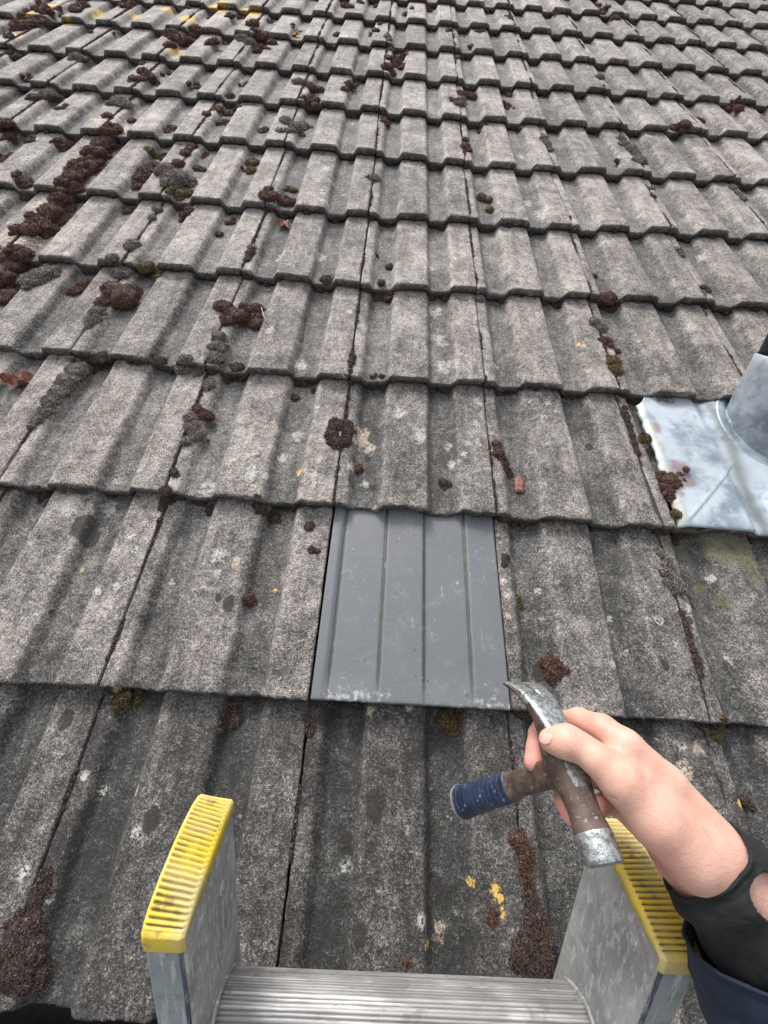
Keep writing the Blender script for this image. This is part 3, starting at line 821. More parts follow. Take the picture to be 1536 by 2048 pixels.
def mat_skin():
    t = NT('skin'); o = t.obj(False)
    pink, cre, _, _ = t.attr('tone')
    n1 = t.noise(35, 3, .6, o); n2 = t.noise(160, 3, .6, o); n3 = t.vor(900, o)
    col = t.mix(t.ss(n1, .3, .7), (0.53, 0.300, 0.225), (0.60, 0.365, 0.285))
    col = t.mix(t.math('MULTIPLY', pink, .75), col, (0.66, 0.24, 0.20))
    col = t.mix(t.math('MULTIPLY', t.ss(n2, .52, .72), .35), col, (0.62, 0.28, 0.22))
    col = t.mix(t.math('MULTIPLY', cre, .5), col, (0.50, 0.22, 0.16))
    wr = t.noise(260, 3, .6, t.obj(False, (1, 1, .35)))
    bl = t.noise(45, 3, .55, t.obj(False, (1, .45, 1)))
    t.bump(t.math('ADD', t.math('ADD', t.math('MULTIPLY', n3, .4), wr), t.math('MULTIPLY', bl, 1.6)), 0.00055, .6)
    t.b.inputs['Subsurface Weight'].default_value = 0.18
    t.b.inputs['Subsurface Radius'].default_value = (1.0, .35, .2)
    t.b.inputs['Subsurface Scale'].default_value = 0.004
    return t.out(col, t.math('ADD', .42, t.math('MULTIPLY', n2, .15)), 0, .4)
def mat_cloth(name, c, weave=1500):
    t = NT(name); o = t.obj(False)
    n1 = t.noise(40, 3, .6, o); n2 = t.noise(weave, 2, .6, o)
    col = t.mix(t.ss(n1, .3, .7), tuple(x * .8 for x in c), tuple(x * 1.25 for x in c))
    col = t.mix(t.math('MULTIPLY', t.ss(n2, .5, .7), .25), col, tuple(min(1, x * 1.8 + .004) for x in c))
    t.b.inputs['Sheen Weight'].default_value = 0.03
    t.bump(t.math('ADD', n2, t.math('MULTIPLY', n1, 2)), 0.0005, .6)
    return t.out(col, .8, 0, .3)
def mat_leaf(name, a, b):
    t = NT(name); o = t.obj()
    n1 = t.noise(150, 4, .6, o)
    t.bump(n1, .0006, .8)
    return t.out(t.mix(t.ss(n1, .3, .7), a, b), .7, 0, .3)
M['lead'] = mat_lead(); M['yellow'] = mat_yellow(); M['hammer'] = mat_hammer(); M['skin'] = mat_skin()

# ------------------------------------------------------------------ lead flashing and flue pipe
LC0, LR = 2, 1
bc, _ = onplane(1548, 852, -.006)
def lead_z(u, v):
    """soft drape over the tile below"""
    f = (u - LC0 * W) / W
    c = np.floor(f); ff = f - c
    p = 0.5 * (profile(np.clip(ff - .03, 0, 1)) + profile(np.clip(ff + .03, 0, 1)))
    a = sstep(0.07, 0.20, ff) * (1 - sstep(0.56, 0.66, ff)); b = sstep(0.76, 0.86, ff); s = (1 - sstep(0.0, 0.05, ff)) * (c > 0)
    p = np.maximum(np.maximum(a, b), s)
    drop = .0032 * sstep(1.84 * G, 1.985 * G, v)
    z = (p - 1) * RELIEF * .8 - TILT * (v - LR * G) / G + .0045 - drop
    d = np.hypot(u - bc[0], (v - bc[1]) * .84)
    z0 = -.02 * RELIEF - TILT * (v - LR * G) / G + .0060 - 1.6 * drop
    k = sstep(.112, .165, d)
    return z * k + z0 * (1 - k)
def build_lead():
    nu, nv = 170, 90
    s = np.linspace(0, 1, nu); tt = np.linspace(0, 1, nv)
    S, T = np.meshgrid(s, tt)
    # left edge line measured on the photo, from the lower corner to the upper corner
    lo, _ = onplane(1361, 1056, -.004); up, _ = onplane(1268, 800, -.02)
    u0 = lo[0] * (1 - T) + up[0] * T + .004 * vnoise(T * 7, 2.2) + .0015 * vnoise(T * 25, 5)
    v0 = lo[1] + .0015 * vnoise(S * 14, 1) + .0025 * vnoise(S * 4, 7)
    u1 = 4.05 * W
    U = u0 + (u1 - u0) * S
    V = v0 + (2.12 * G - .20 * G * (1 - sstep(.0, .10, S)) - v0) * T
    Z = lead_z(U, V) + .0026 * fbm(U * 14, V * 11, 3.3) + .0010 * np.abs(fbm(U * 30, V * 24, 8.1))  * (1 - .8 * sstep(1.8 * G, 1.95 * G, V)) + .0004 * vnoise(U * 90, V * 70)
    # dressed crease running diagonally from the lower corner to the pipe
    a, _ = onplane(1375, 1046, 0); b, _ = onplane(1478, 925, 0)
    d = b - a; L = math.hypot(d[0], d[1]); nx, ny = -d[1] / L, d[0] / L
    dist = (U - a[0]) * nx + (V - a[1]) * ny
    along = ((U - a[0]) * d[0] + (V - a[1]) * d[1]) / L
    cr = np.exp(-(dist / .0016) ** 2) * sstep(-.005, .01, along) * (1 - sstep(L, L + .02, along))
    Z += .0013 * np.exp(-((dist - .003) / .003) ** 2) * sstep(-.005, .01, along) * (1 - sstep(L, L + .02, along)) - .0012 * cr
    # edges turn down
    Z -= .003 * np.exp(-T / .010) + .003 * np.exp(-S / .010)
    st = np.zeros(U.shape)
    for px, py, r in [(1318, 848, 13), (1320, 885, 8), (1358, 935, 22), (1376, 962, 18), (1345, 945, 12), (1352, 1010, 10), (1362, 985, 10)]:
        p, dd = onplane(px, py, 0); rr = r * dd / F
        st = np.maximum(st, 1 - sstep(.3, 1.3, np.hypot(U - p[0], (V - p[1]) / 1.2) / rr))
    yl = np.maximum(1 - sstep(.010, .030, (U - u0)), .7 * (1 - sstep(.002, .008, V - v0)))
    ff = ((U - LC0 * W) / W) % 1
    vall = np.exp(-((ff - .70) / .04) ** 2) * 1.0
    dk = np.maximum(cr, vall)  # darker along the crease and the trough between ribs
    P = np.stack([U, V, Z], 2)
    me = mesh('lead', P.reshape(-1, 3), gridfaces(nv, nu))
    setcol(me, 'stain_hollow', np.stack([st, yl, dk, st], 2))
    o = link('sheet', me, M['lead'])
    mod = o.modifiers.new('thickness', 'SOLIDIFY'); mod.thickness = .0022; mod.offset = -1
    return o
bc, _ = onplane(1548, 852, -.006)
flash = empty('lead_flashing', MR @ Matrix.Translation((bc[0], bc[1], 0)))
tago(flash, 'crumpled pale grey lead flashing sheet around the flue pipe', 'flashing')
sh = build_lead(); sh.parent = flash; sh.matrix_local = Matrix.Translation((-bc[0], -bc[1], 0))
def ring(c, r, n=64, tilt=None):
    a = np.linspace(0, 2 * math.pi, n, endpoint=False)
    return np.stack([c[0] + r * np.cos(a), c[1] + r * np.sin(a), np.full(n, c[2])], 1)
UPV = np.array([0, math.sin(PITCH), math.cos(PITCH)])        # world up seen in the roof frame
Zs = float(lead_z(np.array(bc[0]), np.array(bc[1])))
def pipe_ring(h, r, n=220, fit=0.0):
    """ring around the vertical pipe axis; fit=1 lies on the roof slope, 0 is level"""
    a = np.linspace(0, 2 * math.pi, n, endpoint=False)
    ex = np.array([1, 0, 0]); ey = np.cross(UPV, ex)
    c = np.array([bc[0], bc[1], Zs])
    P = c + r * np.cos(a)[:, None] * ex + r * np.sin(a)[:, None] * ey + h * UPV
    if fit:
        hz = (Zs + .001 + 1.0 * (lead_z(P[:, 0], P[:, 1]) - Zs) - P[:, 2]) / UPV[2]
        P = P + (fit * hz)[:, None] * UPV
    return P
def interp_rings(S, m):
    o = []
    for a, b in zip(S[:-1], S[1:]): o += [a + (b - a) * k / m for k in range(m)]
    return o + [S[-1]]
mb = MB()
secs = [pipe_ring(0, .113, fit=1), pipe_ring(.003, .111, fit=1), pipe_ring(.005, .107, fit=1), pipe_ring(.003, .1035, fit=1), pipe_ring(.003, .0975, fit=1), pipe_ring(.008, .0935, fit=1)] + [pipe_ring(.02 + .005 * k, .0915 - .0002 * k, fit=1 - .035 * k) for k in range(8)]
secs += [pipe_ring(.075 + .012 * k, .0895 - .0004 * k, fit=max(0, .4 - .1 * k)) for k in range(5)]
secs = secs[:6] + interp_rings(secs[6:], 4)
secs += [pipe_ring(.138, .0875), pipe_ring(.140, .0850), pipe_ring(.125, .0845)]
for i, s_ in enumerate(secs):
    a = np.linspace(0, 2 * math.pi, len(s_), endpoint=False)
    k = .0009 * fbm(np.cos(a) * 3 + 5, np.sin(a) * 3, i * .7)
    if i <= 4: k = k * .3 + .0022
    if i == 0: k = k - .006
    if 1 <= i <= 3: k = k + .0004 * vnoise(a * 22, i)
    s_ += k[:, None] * UPV
mb.loft(secs, cap=False)
me = mb.mesh('sleeve'); fix_normals(me)
stv = np.zeros((len(me.vertices), 4))
cs_ = np.array([v.co[:] for v in me.vertices]); qq = (cs_ - CP) @ R.T
sx_, sy_ = 768 + F * qq[:, 0] / qq[:, 2], 1024 + F * qq[:, 1] / qq[:, 2]
nr_ = cs_[:, 1] < bc[1] + .02
t0_ = cs_[np.argmin(np.where(nr_, np.hypot(sx_ - 1506, sy_ - 833), 1e9))]
dv_ = cs_ - t0_
stv[:, 2] = (1 - sstep(.5, 1.0, np.sqrt((dv_[:, 0] / .0065) ** 2 + (dv_ @ UPV / .0105) ** 2))) * nr_  # shade inside the dent's hole painted as a dark oval
stv[:, 0] = (1 - sstep(.5, 1.2, np.sqrt((dv_[:, 0] / .012) ** 2 + (dv_ @ UPV / .018) ** 2))) * nr_ * .3
t1_ = t0_ - UPV * .05
dv_ = cs_ - t1_
setcol(me, 'stain_hollow', stv)
sl = link('sleeve', me, mat_lead('lead_sleeve', .72), flash, Matrix.Translation((-bc[0], -bc[1], 0)))
fl = empty('flue_pipe', MR @ Matrix.Translation((bc[0], bc[1], Zs)))
tago(fl, 'black flue pipe rising out of the lead sleeve', 'pipe')
mb = MB(); mb.loft([pipe_ring(-.02, .083), pipe_ring(.26, .083), pipe_ring(.262, .089), pipe_ring(.275, .089), pipe_ring(.277, .083), pipe_ring(.7, .083)])
me = mb.mesh('pipe'); fix_normals(me)
M['black'] = mat_simple('black_painted_metal', (0.015, 0.014, 0.017), .5)
off_ = Matrix.Translation((-bc[0], -bc[1], -Zs))
link('pipe', me, M['black'], fl, off_)
mb = MB(); mb.loft([pipe_ring(.72, .13), pipe_ring(.74, .13), pipe_ring(.80, .02)])
me = mb.mesh('cowl'); fix_normals(me); link('cowl', me, M['black'], fl, off_)
# dent on the sleeve: its dark hole is only painted
q, _ = onplane(1505, 832, 0)

# ------------------------------------------------------------------ ladder
LO = np.array([-.062, -.157, .258])
LX, LY, LZ = np.array([1., 0, 0]), np.array([0, .6774, -.7356]), np.array([0, .7356, .6774])
LM = MR @ Matrix(((1, 0, 0, LO[0]), (0, LY[1], LZ[1], LO[1]), (0, LY[2], LZ[2], LO[2]), (0, 0, 0, 1)))
lad = empty('ladder', LM)
tago(lad, 'aluminium ladder with ribbed yellow end caps leaning at the eaves', 'ladder')
SW, SD, SP = .029, .0935, .368     # stile width, depth, distance between left faces
def rrect(x0, x1, y0, y1, r, n=5):
    pts = []
    for cx, cy, a0 in ((x1 - r, y1 - r, 0), (x0 + r, y1 - r, 90), (x0 + r, y0 + r, 180), (x1 - r, y0 + r, 270)):
        for i in range(n):
            a = math.radians(a0 + 90 * i / (n - 1)); pts.append((cx + r * math.cos(a), cy + r * math.sin(a)))
    return np.array(pts)
M['alu'] = mat_alu('scuffed_aluminium', (0.40, 0.395, 0.385), (1, 1.6, .5), .8, .35)
M['alu_front'] = mat_alu('streaked_aluminium_front', (0.27, 0.31, 0.33), (1, 1, .10), .6, .3)  # front tone bluer and darker than the side faces
M['alu_rung'] = mat_alu('ribbed_aluminium', (0.33, 0.325, 0.32), (.10, 1, 1), .45, .6)
for sx, mir in ((0.0, 1), (SP, -1)):
    bx = Matrix.Translation((sx, 0, 0))
    mb = MB()
    rr = rrect(0, SW, 0, SD, .0022)
    mb.loft([np.c_[rr, np.full(len(rr), z)] for z in (-.003, -.02, -.2, -.5, -1.5, -3.0, -5.12)])
    me = mb.mesh('stile'); fix_normals(me)
    for p in me.polygons: p.use_smooth = False
    st = link('stile', me, M['alu'], lad, bx)
    # front face plate, thin proud web
    mb = MB(); mb.box((.0022, -.0012, -5.1), (SW - .0042, .0006, -.012))
    link('front_web', mb.mesh('web', False), M['alu_front'], st)
    mb = MB(); mb.box((SW - .0040 if mir > 0 else .0016, -.0016, -5.1), (SW - .0016 if mir > 0 else .0040, .0006, -.012))
    link('flange_reflection_strip', mb.mesh('strip', False), mat_alu('dark_blue_reflection', (0.06, 0.07, 0.12), (1, 1, .15), .5, .3), st)  # added strip: the channel flange's dark reflection put into colour
    # rivets on the inner face
    for (yy, zz) in ((.024, -.030), (.062, -.055)):
        mb = MB(); n = 20; a = np.linspace(0, 2 * math.pi, n, endpoint=False)
        xi = SW if mir > 0 else 0; sg = 1 if mir > 0 else -1
        mb.loft([np.stack([np.full(n, xi + sg * h), yy + r * np.cos(a), zz + r * np.sin(a)], 1) for r, h in ((.0060, -.001), (.0060, .0008), (.0050, .0014), (.0040, .0012), (.0036, .0004), (.0030, .0004), (.0026, .0016), (.001, .0020))])
        me = mb.mesh('rivet'); fix_normals(me)
        if zz > -.05 or mir > 0: link('rivet', me, M['alu'], st)
    # ribbed rubber cap: loft across the width
    Pf = [(-.0026, -.013), (-.0032, -.006), (-.0024, .001), (.002, .0065), (.011, .0115), (.026, .0165), (.045, .0195), (.062, .0205), (.080, .0190), (.092, .0150), (.0965, .0070), (.0975, -.010)]
    Pf = np.array(Pf); t_ = np.r_[0, np.cumsum(np.hypot(*np.diff(Pf, axis=0).T))]
    ts = np.linspace(0, t_[-1], 330)
    yy = np.interp(ts, t_, Pf[:, 0]); zz = np.interp(ts, t_, Pf[:, 1])
    for _ in range(12):
        yy[1:-1] = (yy[:-2] + yy[1:-1] * 2 + yy[2:]) / 4; zz[1:-1] = (zz[:-2] + zz[1:-1] * 2 + zz[2:]) / 4
    ty, tz = np.gradient(yy), np.gradient(zz); L_ = np.hypot(ty, tz); ny_, nz_ = -tz / L_, ty / L_
    ph = (ts - .019) / .0040
    act = sstep(.017, .020, ts) * (1 - sstep(t_[-1] - .016, t_[-1] - .013, ts))
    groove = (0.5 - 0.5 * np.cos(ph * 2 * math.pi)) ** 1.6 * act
    xs = np.r_[0, .0006, .0016, .0026, .0034, np.linspace(.006, SW - .006, 8), SW - .0034, SW - .0026, SW - .0016, SW - .0006, SW]
    VV, GG = [], []
    for x in xs:
        e = min(x, SW - x)
        m = float(sstep(.0012, .0032, e)); rd = .0022 * (1 - float(sstep(0, .0024, e)))
        hsc = 1.0 if mir > 0 else .45
        lean = (1 - .55 * x / SW) if mir > 0 else (1 - .2 * (1 - x / SW))
        dpt = -.0019 * groove * m - rd
        xx = x + (-.0007 if x < SW / 2 else .0007)
        zb = np.where(zz > 0, zz * hsc * lean, zz)
        VV.append(np.stack([np.full(len(ts), xx), yy + ny_ * dpt, zb + nz_ * dpt], 1)); GG.append(groove * m)
    for xx, s0 in ((xs[0] - .0007, 0), (xs[-1] + .0007, 1)):      # side skirts
        base = VV[0] if s0 == 0 else VV[-1]
        sk = base.copy(); sk[:, 0] += .0003 * (1 if s0 else -1)
        sk[:, 2] = np.minimum(sk[:, 2] - .002, -.0045 + .0012 * vnoise(ts * 300, s0 * 9 + mir)); sk[:, 1] = np.clip(sk[:, 1], .000, .095)
        in_ = sk.copy(); in_[:, 0] += .0008 * (-1 if s0 else 1)
        if s0 == 0: VV = [in_, sk] + VV; GG = [GG[0] * 0] * 2 + GG
        else: VV = VV + [sk, in_]; GG = GG + [GG[0] * 0] * 2
    VV = np.array(VV); GG = np.array(GG)
    me = mesh('cap', VV.reshape(-1, 3), gridfaces(VV.shape[0], VV.shape[1])); fix_normals(me)
    setcol(me, 'groove', np.stack([GG] * 4, 2))
    link('end_cap', me, M['yellow'], lad, bx)
# rungs
prof_ = np.array([(.020, -.186), (.0195, -.174), (.024, -.165), (.034, -.1595), (.046, -.1615), (.058, -.170), (.069, -.1825), (.0755, -.193), (.076, -.202), (.066, -.208), (.034, -.204), (.024, -.196)])
t_ = np.r_[0, np.cumsum(np.hypot(*np.diff(np.r_[prof_, prof_[:1]], axis=0).T))]
ts = np.linspace(0, t_[-1], 220, endpoint=False)
pc = np.r_[prof_, prof_[:1]]
ry = np.interp(ts, t_, pc[:, 0]); rz = np.interp(ts, t_, pc[:, 1])
for _ in range(6):
    ry = (np.roll(ry, 1) + 2 * ry + np.roll(ry, -1)) / 4; rz = (np.roll(rz, 1) + 2 * rz + np.roll(rz, -1)) / 4
gy, gz = np.gradient(ry), np.gradient(rz); L_ = np.hypot(gy, gz); gy, gz = gy / L_, gz / L_
am = (rz > -.200)
tw = np.abs(((ts / .0033) % 1) - .5) * 2
teeth = .0006 * (tw > .40) * am
ry2, rz2 = ry - gz * teeth, rz + gy * teeth
mb = MB()
xr = np.linspace(SW, SP, 60)
mb.loft([np.stack([np.full(len(ts), x), ry2, rz2 + .0002 * vnoise(x * 60 + np.zeros(len(ts)), ts * 200)], 1) for x in xr])
rme = mb.mesh('rung', True); fix_normals(rme)
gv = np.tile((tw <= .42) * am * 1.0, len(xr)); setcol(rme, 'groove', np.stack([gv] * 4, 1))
flm = []
for x0, x1, x2 in ((SW - .0005, SW + .0016, SW + .0022), (SP + .0005, SP - .0016, SP - .0022)):
    cy, cz = ry.mean(), rz.mean()
    def sec(x, k): return np.stack([np.full(len(ts[::4]), x), cy + (ry[::4] - cy) * k, cz + (rz[::4] - cz) * k], 1)
    fm = MB()
    fm.loft([sec(x0, 1.14), sec(x1, 1.13), sec(x2, 1.08), sec(x2, 1.0)], cap=False)
    fme = fm.mesh('flange'); fix_normals(fme); flm.append(fme)
first = None
for k in range(17):
    m_ = Matrix.Translation((0, 0, -.28 * k))
    if first is None:
        first = link('rung', rme, M['alu_rung'], lad, m_); f0s = [link('flange', q_, M['alu'], first) for q_ in flm]
    else:
        c = first.copy(); COL.objects.link(c); c.parent = lad; c.matrix_local = m_
        for f0 in f0s:
            d = f0.copy(); COL.objects.link(d); d.parent = c

# ------------------------------------------------------------------ hammer
XH = np.array([.115, .667, -.735]); XH /= np.linalg.norm(XH)
HH = np.array([-.268, .520, .690]); HH -= HH @ XH * XH; HH /= np.linalg.norm(HH)
YH = np.cross(-HH, XH)
FACE = camp(1211, 1731, .262)
HO = FACE - .0625 * XH
def hbasis():
    x, y, z, o = [R.T @ a for a in (XH, YH, -HH)] + [c2r(HO)]
    return MR @ Matrix(((x[0], y[0], z[0], o[0]), (x[1], y[1], z[1], o[1]), (x[2], y[2], z[2], o[2]), (0, 0, 0, 1)))
ham = empty('claw_hammer', hbasis())
tago(ham, 'worn steel claw hammer with blue rubber grip held in the hand', 'hammer')
def sup(x, zc, hy, hz, p, n=48, yc=0., tilt=0.):
    a = np.linspace(0, 2 * math.pi, n, endpoint=False)
    c, s = np.cos(a), np.sin(a)
    y = np.sign(c) * np.abs(c) ** (2 / p) * hy + yc; z = np.sign(s) * np.abs(s) ** (2 / p) * hz
    return np.stack([x - z * math.sin(tilt), y, zc + z * math.cos(tilt)], 1)
def interp_secs(S, n):
    S = np.array(S, float); t = np.linspace(0, len(S) - 1, n); i = np.clip(t.astype(int), 0, len(S) - 2); f = (t - i)[:, None]
    g = f * f * (3 - 2 * f) * .5 + f * .5
    return S[i] * (1 - g) + S[i + 1] * g
mb = MB()
SEC = [(.0626, 0, .0108, .0108, 2), (.0622, 0, .0121, .0121, 2), (.0606, 0, .0126, .0126, 2), (.0560, 0, .0128, .0128, 2), (.0465, 0, .0129, .0129, 2), (.0445, 0, .0126, .0124, 2), (.0400, 0, .0118, .0116, 2),
       (.0330, 0, .0112, .0110, 2), (.0240, 0, .0112, .0112, 2.3), (.0160, 0, .0118, .0118, 3), (.0080, 0, .0124, .0122, 4), (-.0040, 0, .0124, .0120, 4.5), (-.0130, .0008, .0122, .0110, 4.5),
       (-.0220, .0020, .0122, .0088, 4), (-.0310, .0022, .0134, .0068, 4), (-.0390, .0010, .0143, .0056, 4), (-.0465, -.0018, .0150, .0049, 4)]
head = []
for s_ in interp_secs(SEC, 90):
    k = float(np.clip((-.018 - s_[0]) / .03, 0, 1))
    head.append(sup(s_[0], s_[1], s_[2], s_[3], s_[4], tilt=.33 * k))
mb.loft(head)
for sg in (-1, 1):
    T_S = [(-.0455, -.0014, .0071, .0049, 4, .0077, .33), (-.0540, -.0062, .0071, .0042, 4, .0082, .50), (-.0615, -.0122, .0069, .0034, 4, .0090, .72), (-.0665, -.0180, .0066, .0023, 4, .0096, .9), (-.0692, -.0222, .0058, .0008, 3, .0099, 1.0)]
    mb.loft([sup(a[0], a[1], a[2], a[3], a[4], yc=sg * a[5], tilt=a[6]) for a in interp_secs(T_S, 26)])
me = mb.mesh('head'); fix_normals(me)
co = np.array([v.co[:] for v in me.vertices]); no = np.array([v.normal[:] for v in me.vertices])
bare = np.where(co[:, 0] > .0455, 1.0, 0.0)
bare = np.maximum(bare, (co[:, 0] < -.002) * np.clip((no[:, 2] - .2) * 3, 0, 1) * 1.25)
bare = np.maximum(bare, (co[:, 0] < .022) * (co[:, 0] >= -.002) * np.clip((no[:, 2] - .6) * 2, 0, .8))
bare = np.maximum(bare, (co[:, 0] < -.040) * np.clip((no[:, 2] + .1) * 4, .35, 1.2))
setcol(me, 'bare', np.stack([bare] * 4, 1))
link('head', me, M['hammer'], ham)
# shank along -z
mb = MB()
HO = HO
SH = [(-.004, .0118, .0095, 4), (-.012, .0112, .0082, 4), (-.022, .0103, .0068, 3.5), (-.040, .0098, .0062, 3.5), (-.070, .0098, .0062, 3.2), (-.078, .0112, .0075, 3), (-.085, .0120, .0085, 3)]
def hsec(z, hx, hy, p, n=40, xo=.0045):
    a = np.linspace(0, 2 * math.pi, n, endpoint=False); c, s = np.cos(a), np.sin(a)
    return np.stack([.0065 + .12 * z + np.sign(c) * np.abs(c) ** (2 / p) * hx, np.sign(s) * np.abs(s) ** (2 / p) * hy, np.full(n, z)], 1)
mb.loft([hsec(*s_) for s_ in interp_secs(SH, 40)])
me = mb.mesh('shank'); fix_normals(me); setcol(me, 'bare', np.full((len(me.vertices), 4), .12))
link('shank', me, M['hammer'], ham)
mb = MB()
GL = .185
GS = [(-.080, .0105, .0080, 2.6), (-.081, .0118, .0092, 2.6), (-.095, .0125, .0102, 2.5), (-.120, .0129, .0105, 2.4), (-.150, .0137, .0110, 2.4), (-.174, .0150, .0122, 2.4), (-.182, .0162, .0134, 2.3), (-.1845, .0162, .0134, 2.3), (-.1875, .0150, .0120, 2.2), (-.1880, .0090, .007, 2.2)]
gs = interp_secs(GS, 150)
out_ = []
for z, hx, hy, p in gs:
    rb = .0007 * max(0, math.sin(-z * 2 * math.pi / .0085)) ** .5 * (1 if -.176 < z < -.084 else 0) if math.sin(-z * 2 * math.pi / .0085) > 0 else 0
    out_.append(hsec(z, hx - rb, hy - rb, p, 56))
mb.loft(out_)
me = mb.mesh('grip'); fix_normals(me)
def mat_grip():
    t = NT('blue_rubber_grip'); o = t.obj(False)
    n1 = t.noise(60, 4, .6, o); n2 = t.noise(300, 3, .6, o)
    sp = t.n('ShaderNodeSeparateXYZ'); t.l(o, sp.inputs[0])
    col = t.mix(t.ss(n1, .35, .65), (0.010, 0.014, 0.032), (0.022, 0.034, 0.075))
    v = t.vor(120, t.obj(False, (1, 1, .6)))
    col = t.mix(t.math('MULTIPLY', t.math('SUBTRACT', 1, t.ss(v, .10, .2)), .5), col, (0.20, 0.26, 0.42))
    col = t.mix(t.math('MULTIPLY', t.ss(n2, .60, .72), .5), col, (0.24, 0.27, 0.34))
    e = t.math('SUBTRACT', 1, t.ss(sp.outputs[2], -.184, -.178))
    col = t.mix(t.math('MULTIPLY', e, .75), col, (0.32, 0.37, 0.40))
    t.bump(n2, .0006, .6)
    return t.out(col, .48, 0, .5)
link('grip', me, mat_grip(), ham)

# ------------------------------------------------------------------ hand and forearm: one continuous surface from a distance field
def nets(vol, lo, h):
    s = vol < 0
    nx, ny, nz = vol.shape
    c = [s[a:nx - 1 + a, b:ny - 1 + b, d:nz - 1 + d] for a in (0, 1) for b in (0, 1) for d in (0, 1)]
    cnt = sum(x.astype(np.int8) for x in c)
    act = (cnt > 0) & (cnt < 8)
    idx = -np.ones(act.shape, np.int64); idx[act] = np.arange(act.sum())
    I = np.argwhere(act)
    acc_ = np.zeros((len(I), 3)); n_ = np.zeros(len(I))
    cor = [(a, b, d) for a in (0, 1) for b in (0, 1) for d in (0, 1)]
    for i, p in enumerate(cor):
        for q in cor[i + 1:]:
            if sum(abs(p[k] - q[k]) for k in range(3)) != 1: continue
            va = vol[I[:, 0] + p[0], I[:, 1] + p[1], I[:, 2] + p[2]]; vb = vol[I[:, 0] + q[0], I[:, 1] + q[1], I[:, 2] + q[2]]
            m = (va < 0) != (vb < 0)
            t = np.where(m, va / np.where(m, va - vb, 1), 0)
            for k in range(3): acc_[:, k] += np.where(m, p[k] + t * (q[k] - p[k]), 0)
            n_ += m
    V = (I + acc_ / n_[:, None]) * h + lo
    Fc = []
    for ax in range(3):
        o1, o2 = [k for k in range(3) if k != ax]
        sl0 = [slice(None)] * 3; sl1 = [slice(None)] * 3
        sl0[ax] = slice(0, -1); sl1[ax] = slice(1, None)
        a, b = s[tuple(sl0)], s[tuple(sl1)]
        E = np.argwhere(a != b)
        ok = (E[:, o1] > 0) & (E[:, o2] > 0) & (E[:, o1] < vol.shape[o1] - 1) & (E[:, o2] < vol.shape[o2] - 1)
        E = E[ok]; inside = a[E[:, 0], E[:, 1], E[:, 2]]
        def g(d1, d2):
            J = E.copy(); J[:, o1] += d1; J[:, o2] += d2
            return idx[J[:, 0], J[:, 1], J[:, 2]]
        Q = np.stack([g(-1, -1), g(0, -1), g(0, 0), g(-1, 0)], 1)
        flip = inside ^ (ax == 1)
        Q[~flip] = Q[~flip][:, ::-1]
        Fc.append(Q)
    return V, np.concatenate(Fc)
class SDF:
    def __init__(s, lo, hi, h):
        s.lo, s.h = np.array(lo), h
        ax = [np.arange(lo[k], hi[k], h) for k in range(3)]
        s.X, s.Y, s.Z = [a.astype(np.float32) for a in np.meshgrid(*ax, indexing='ij')]
    def chain(s, pts, k=.004, flat=None):
        d = None
        for (a, ra), (b, rb) in zip(pts[:-1], pts[1:]):
            ab = b - a; L2 = float(ab @ ab)
            t = np.clip(((s.X - a[0]) * ab[0] + (s.Y - a[1]) * ab[1] + (s.Z - a[2]) * ab[2]) / L2, 0, 1)
            e = np.sqrt((s.X - a[0] - t * ab[0]) ** 2 + (s.Y - a[1] - t * ab[1]) ** 2 + (s.Z - a[2] - t * ab[2]) ** 2) - (ra + (rb - ra) * t)
            d = e if d is None else s.su(d, e, k)
        return d
    def ell(s, c, ax, r):
        q = 0
        for a, rr in zip(ax, r):
            q = q + (((s.X - c[0]) * a[0] + (s.Y - c[1]) * a[1] + (s.Z - c[2]) * a[2]) / rr) ** 2
        return (np.sqrt(q) - 1) * min(r)
    @staticmethod
    def su(a, b, k):
        h = np.maximum(k - np.abs(a - b), 0) / k
        return np.minimum(a, b) - h * h * k / 4
def J(px, py, d, r): return (camp(px, py, d), r)
THUMB = [J(1099, 1481, .303, .0078), J(1116, 1483, .300, .0086), J(1136, 1484, .297, .0112), J(1165, 1496, .293, .0092), J(1195, 1520, .286, .0104), J(1240, 1562, .279, .0135), J(1310, 1640, .271, .0165), J(1385, 1715, .264, .0175)]
INDEX = [J(1074, 1468, .349, .0076), J(1090, 1449, .352, .0080), J(1122, 1444, .348, .0088), J(1160, 1441, .333, .0094), J(1205, 1458, .312, .0104), J(1252, 1492, .297, .0116), J(1330, 1570, .287, .0142), J(1420, 1672, .276, .0150)]
MIDDLE = [J(1069, 1523, .336, .0086), J(1076, 1494, .343, .0088), J(1120, 1482, .356, .0088), J(1172, 1490, .350, .0094), J(1215, 1510, .332, .0105), J(1258, 1540, .318, .0120), J(1335, 1610, .302, .0150), J(1415, 1700, .286, .0150)]
RING = [J(1142, 1630, .312, .0072), J(1132, 1606, .318, .0076), J(1135, 1574, .330, .0080), J(1165, 1552, .345, .0086), J(1210, 1555, .346, .0095), J(1262, 1590, .332, .0115), J(1340, 1655, .312, .0145), J(1408, 1728, .292, .0145)]
LITTLE = [J(1192, 1668, .300, .0064), J(1186, 1640, .312, .0068), J(1195, 1612, .330, .0074), J(1225, 1605, .340, .0082), J(1275, 1640, .334, .0105), J(1340, 1700, .314, .0130), J(1400, 1750, .294, .0140)]
ARM = [J(1395, 1703, .276, .0210), J(1425, 1733, .272, .0212), J(1480, 1790, .270, .0250), J(1640, 1960, .262, .0320), J(1800, 2120, .25, .036)]
ARM2 = [J(1375, 1732, .285, .0145), J(1420, 1778, .280, .0165), J(1500, 1860, .274, .0230), J(1650, 2010, .27, .030)]
